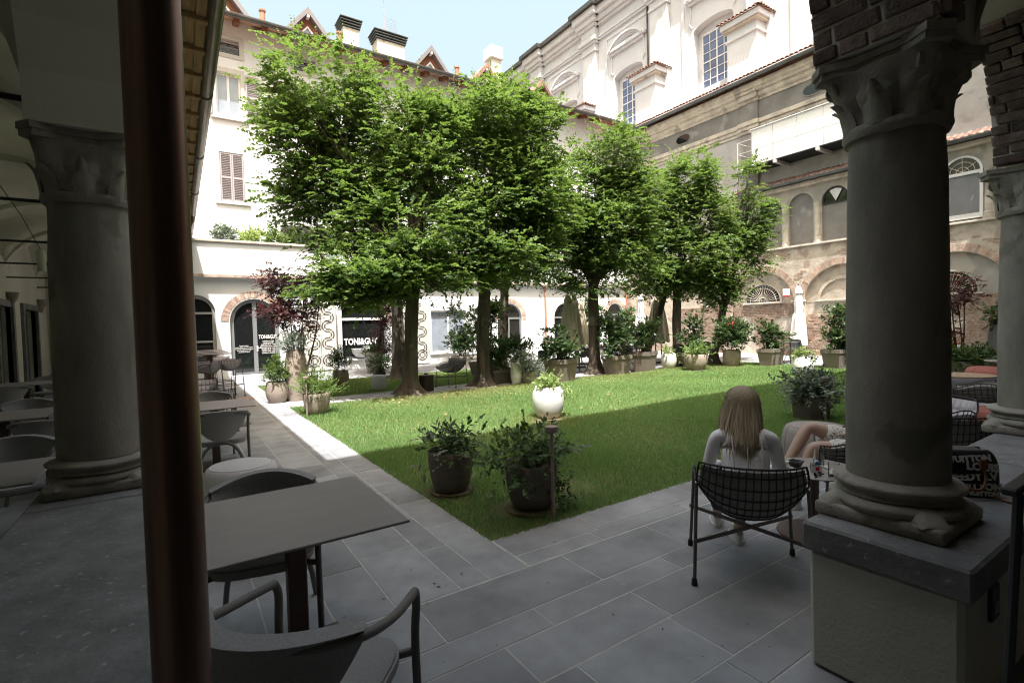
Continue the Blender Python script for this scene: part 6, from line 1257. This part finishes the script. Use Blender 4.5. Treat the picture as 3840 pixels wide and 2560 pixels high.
def person(name_label, loc, rz, top, sleeves, sleeve_mat, legs, leg_mat, head, hair, shoes, P):
    t = thing('person', name_label, 'person', loc, rz)
    V = [P['pelvis']]; R = [(.14, .10)]; E = []
    w_ = chain(V, E, R, 0, [(P['waist'], (.125, .09)), (P['chest'], (.135, .09)), (P['neck0'], (.06, .05))])
    nk = chain(V, E, R, w_, [(P['neck1'], .05)]); chain(V, E, R, nk, [(P['head0'], (.066, .078)), (P['head1'], (.072, .088)), (P['head2'], (.05, .06))])
    chest = 2
    for s_, A in ((-1, P['armL']), (1, P['armR'])):
        k = chain(V, E, R, 3, [(A[0], .038), (A[1], .033), (A[2], .025)]); d = Vector(A[2])-Vector(A[1]); d.normalize(); sd = d.cross(Vector((0, 0, 1))).normalized()
        hand(V, E, R, k, d, sd*(1 if s_ > 0 else -1))
    for A in (P['legL'], P['legR']): chain(V, E, R, 0, [(A[0], .085), (Vector(A[0]).lerp(Vector(A[1]), .5)[:], .078), (A[1], .056), (Vector(A[1]).lerp(Vector(A[2]), .35)[:], .052), (A[2], .034), (A[3], (.034, .026)), (A[4], (.034, .018))])
    skinfix('body', V, E, R, SKIN, t, 2)
    return t
# woman with long blonde hair, seen from behind
PW = dict(pelvis=(0, -.06, .48), waist=(0, -.06, .61), chest=(0, -.01, .77), neck0=(0, .035, .895), neck1=(0, .06, .945), head0=(0, .085, .99), head1=(0, .085, 1.06), head2=(0, .08, 1.115),
          armL=((-.165, .01, .845), (-.215, .05, .63), (-.12, .27, .60)), armR=((.165, .01, .845), (.215, .06, .63), (.20, .33, .56)),
          legL=((-.09, .02, .46), (-.13, .44, .50), (-.11, .66, .09), (-.11, .72, .04), (-.11, .82, .03)), legR=((.09, .02, .46), (.10, .44, .49), (.0, .37, .10), (.0, .42, .04), (.0, .53, .03)))
pwm = person('person with long blonde hair and white denim jacket, seen from behind in a wire armchair', (2.99, 1.855, 0), math.radians(-50.7), None, 0, 0, 0, 0, 0, 0, 0, PW)
V = [(0, -.06, .575)]; R = [(.158, .115)]; E = []
k = chain(V, E, R, 0, [((0, -.055, .66), (.145, .104)), ((0, -.02, .78), (.165, .112)), ((0, .02, .865), (.115, .08)), ((0, .05, .925), (.058, .052))])
for s_, A in ((-1, PW['armL']), (1, PW['armR'])): a, b, c = [Vector(q) for q in A]; chain(V, E, R, 3, [(tuple(a), .050), (tuple(a.lerp(b, .5)), .047), (tuple(b), .042), (tuple(b.lerp(c, .55)), .036), (tuple(b.lerp(c, .88)), .031)])
jk = skinfix('jacket', V, E, R, DEN, pwm, 3)
JS = M_('jacket_seam', (.56, .54, .60), var=.05)
for x_ in (-.075, .0, .075): MB().tube(bez([(x_*1.0, -.178, .60), (x_*1.05, -.172, .68), (x_*1.1, -.150, .78), (x_*1.1, -.10, .86)], 5), .0035, 5).build('seam', JS, jk)
MB().tube([(.172*math.cos(q), -.06+.128*math.sin(q), .575) for q in [2*math.pi*i/40 for i in range(40)]], .022, 8, True).build('hem_band', DEN, jk, 60)
V = [(0, -.05, .47)]; R = [(.17, .13)]; E = []; chain(V, E, R, 0, [((0, -.055, .555), (.158, .118))])
for A in (PW['legL'], PW['legR']): a, b, c = [Vector(q) for q in A[:3]]; chain(V, E, R, 0, [(tuple(a), .098), (tuple(a.lerp(b, .5)), .09), (tuple(b), .07), (tuple(b.lerp(c, .5)), .058), (tuple(b.lerp(c, .86)), .048)])
skinfix('trousers', V, E, R, M_('dark_trousers', (.05, .05, .055), rough=.9), pwm, 2)
SNK = M_('white_sneaker', (.66, .65, .62), var=.05, rough=.6)
def shoe(par, x, y, mat, rz=0):
    def sh(u, v):
        q = 2*math.pi*u; yy = math.cos(q); xx = math.sin(q); L_ = .135; w_ = .046*(1+.12*yy); hgt = (.10 if yy < 0 else .10-.055*yy)*(1-.0*v)
        f_ = 1-(.45*v**2.2 if yy > -.2 else .18*v**2); return Vector((xx*w_*f_, yy*L_*(f_ if yy > 0 else 1-.1*v), .024+v*hgt))
    s_ = MB(); s_.grid(sh, 24, 8); s_.add([sh(i/24, 1) for i in range(24)], [tuple(range(24))]); o = s_.build('shoe', mat, par, 60, mat4=T(x, y, 0) @ RZ(rz))
    so = MB(); so.plate([[(.052*math.sin(q)*(1+.12*math.cos(q)), .142*math.cos(q)) for q in [2*math.pi*i/24 for i in range(24)]]], .026, T(0, 0, 0)); so.build('sole', M_('sole_white', (.60, .59, .56)), o, 40)
    MB().rbox(-.018, .018, -.136, -.128, .075, .105, .003).build('heel_tab', M_('heel_grey', (.35, .35, .35)), o)
shoe(pwm, 0, .46, SNK, .05); shoe(pwm, -.11, .76, SNK, -.1)
# hair : scalp shell plus many strands
hc = Vector((0, .075, 1.055)); HAIRM = leaf_mat('blonde_hair', (.27, .21, .14), (.62, .52, .38), (.3, .22, .13), .1, .55, spec=.15)
rng = np.random.default_rng(77); ST = []; RN = []; nst = 2600; seg = 12
for i in range(nst):
    a = rng.uniform(-2.35, 2.35); back = math.cos(a)   # angle from straight back
    el = rng.uniform(.85, 1.56); L_ = rng.uniform(.24, .38)*(1-.25*abs(a)/2.4)
    d = Vector((math.sin(a)*math.cos(el), -math.cos(a)*math.cos(el), math.sin(el)))
    rx, ry, rz_ = .106, .116, .112; p0 = Vector((d.x*rx, d.y*ry, d.z*rz_)); pts = []
    n0 = Vector((math.sin(a), -math.cos(a), 0))
    for k in range(seg+1):
        t = k/seg
        if t < .45:
            e2 = el+(.08-el)*(t/.45); q = Vector((math.sin(a)*math.cos(e2)*rx, -math.cos(a)*math.cos(e2)*ry, math.sin(e2)*rz_))*(1+.02*rng.uniform(-1, 1))
            last = q
        else:
            s_ = (t-.45)/.55; q = last+Vector((math.sin(a)*.022*s_+.012*s_*s_*math.sin(a)-.05*s_*(1 if i % 9 == 0 else 0), -.065*s_*max(back, -.2)-.03*s_*s_, -L_*s_))
            q += Vector((.010*math.sin(i+s_*4), .006*math.cos(i*1.7+s_*3), 0))*s_; q.x *= 1-.22*s_*s_
        pts.append(hc+q)
    wdt = .0042*rng.uniform(.6, 1.3); sd = Vector((math.cos(a), math.sin(a), 0))
    tw = rng.uniform(-.5, .5); sd = (sd+n0*tw).normalized(); tint = rng.beta(2, 2)
    for k in range(seg):
        w0 = wdt*(1-max(0, k/seg-.75)*3.2); w1 = wdt*(1-max(0, (k+1)/seg-.75)*3.2)
        ST += [pts[k]-sd*w0, pts[k]+sd*w0, pts[k+1]+sd*w1, pts[k+1]-sd*w1]; RN += [tint*.8+.1]*4
hr = inst(fast_mesh('hair', np.array([tuple(p) for p in ST]), 4, HAIRM, {'rnd': np.array(RN)}), 'hair', pwm)
def cap(u, v):
    a = (u-.5)*4.7; z = v; e2 = 1.55-1.47*min(z/.55, 1); q = Vector((math.sin(a)*math.cos(e2)*.096, -math.cos(a)*math.cos(e2)*.105, math.sin(e2)*.102))
    if z > .55: s_ = (z-.55)/.45; q += Vector((math.sin(a)*.012*s_, -.05*s_*max(math.cos(a), -.2), -.2*s_*(1-.25*abs(a)/2.4)))
    return hc+q
o = MB().grid(cap, 30, 20).build('hair_mass', M_('hair_under', (.34, .265, .18), var=.3, scale=90, stretch=(1, 1, .06), rough=.45), pwm, 80)
# person in a floral dress, mostly behind the scrolled column
PD = dict(pelvis=(.04, -.10, .47), waist=(.05, -.15, .60), chest=(.06, -.19, .75), neck0=(.06, -.2, .88), neck1=(.06, -.2, .93), head0=(.06, -.18, .98), head1=(.06, -.18, 1.05), head2=(.06, -.18, 1.10),
          armL=((-.10, -.17, .83), (-.16, -.06, .64), (-.05, .10, .62)), armR=((.22, -.17, .83), (.27, -.05, .64), (.12, .12, .62)),
          legL=((-.06, -.02, .46), (-.14, .40, .52), (-.24, .52, .12), (-.25, .56, .05), (-.27, .66, .03)), legR=((.12, 0, .48), (.0, .42, .66), (-.16, .62, .30), (-.19, .68, .26), (-.24, .76, .27)))
pdr = person('person in a short white floral dress with crossed bare legs, half hidden by the column', (4.72, 1.84, 0), math.radians(30), None, 0, 0, 0, 0, 0, 0, 0, PD)
FLOR = bpy.data.materials.new('floral_cotton'); FLOR.use_nodes = True; nt = FLOR.node_tree; vo = nt.nodes.new('ShaderNodeTexVoronoi'); vo.inputs['Scale'].default_value = 60; tc = nt.nodes.new('ShaderNodeTexCoord'); nt.links.new(tc.outputs['Object'], vo.inputs['Vector'])
rp = nt.nodes.new('ShaderNodeValToRGB'); rp.color_ramp.elements[0].position = .30; rp.color_ramp.elements[0].color = (.10, .12, .10, 1); rp.color_ramp.elements[1].position = .38; rp.color_ramp.elements[1].color = (.62, .58, .55, 1); nt.links.new(vo.outputs['Distance'], rp.inputs[0]); nt.links.new(rp.outputs[0], nt.nodes['Principled BSDF'].inputs['Base Color']); nt.nodes['Principled BSDF'].inputs['Roughness'].default_value = .9
V = [(.04, -.10, .48)]; R = [(.18, .14)]; E = []; chain(V, E, R, 0, [((.05, -.15, .60), (.15, .115)), ((.06, -.19, .76), (.165, .12)), ((.06, -.2, .85), (.10, .07))])
for A in (PD['legL'], PD['legR']): a, b, c = [Vector(q) for q in A[:3]]; chain(V, E, R, 0, [(tuple(a), .115), (tuple(a.lerp(b, .4)), .108), (tuple(a.lerp(b, .80)), .098)])
skinfix('dress', V, E, R, FLOR, pdr, 2)
shoe(pdr, -.25, .62, SNK, .2)
o = MB().grid(lambda u, v: Vector((.06+.085*math.cos(2*math.pi*u)*math.sin(.1+v*1.9), -.19+.10*math.sin(2*math.pi*u)*math.sin(.1+v*1.9), 1.05+.105*math.cos(.1+v*1.9))), 20, 10).build('hair', HAIRM, pdr, 80)
MB().lathe([(.027, -.012), (.029, -.010), (.029, .010), (.027, .012)], 20, cap=False, M=T(.06, .08, .622) @ RY(1.2)).build('bracelet', M_('gold', (.5, .35, .12), metal=1., rough=.3), pdr)
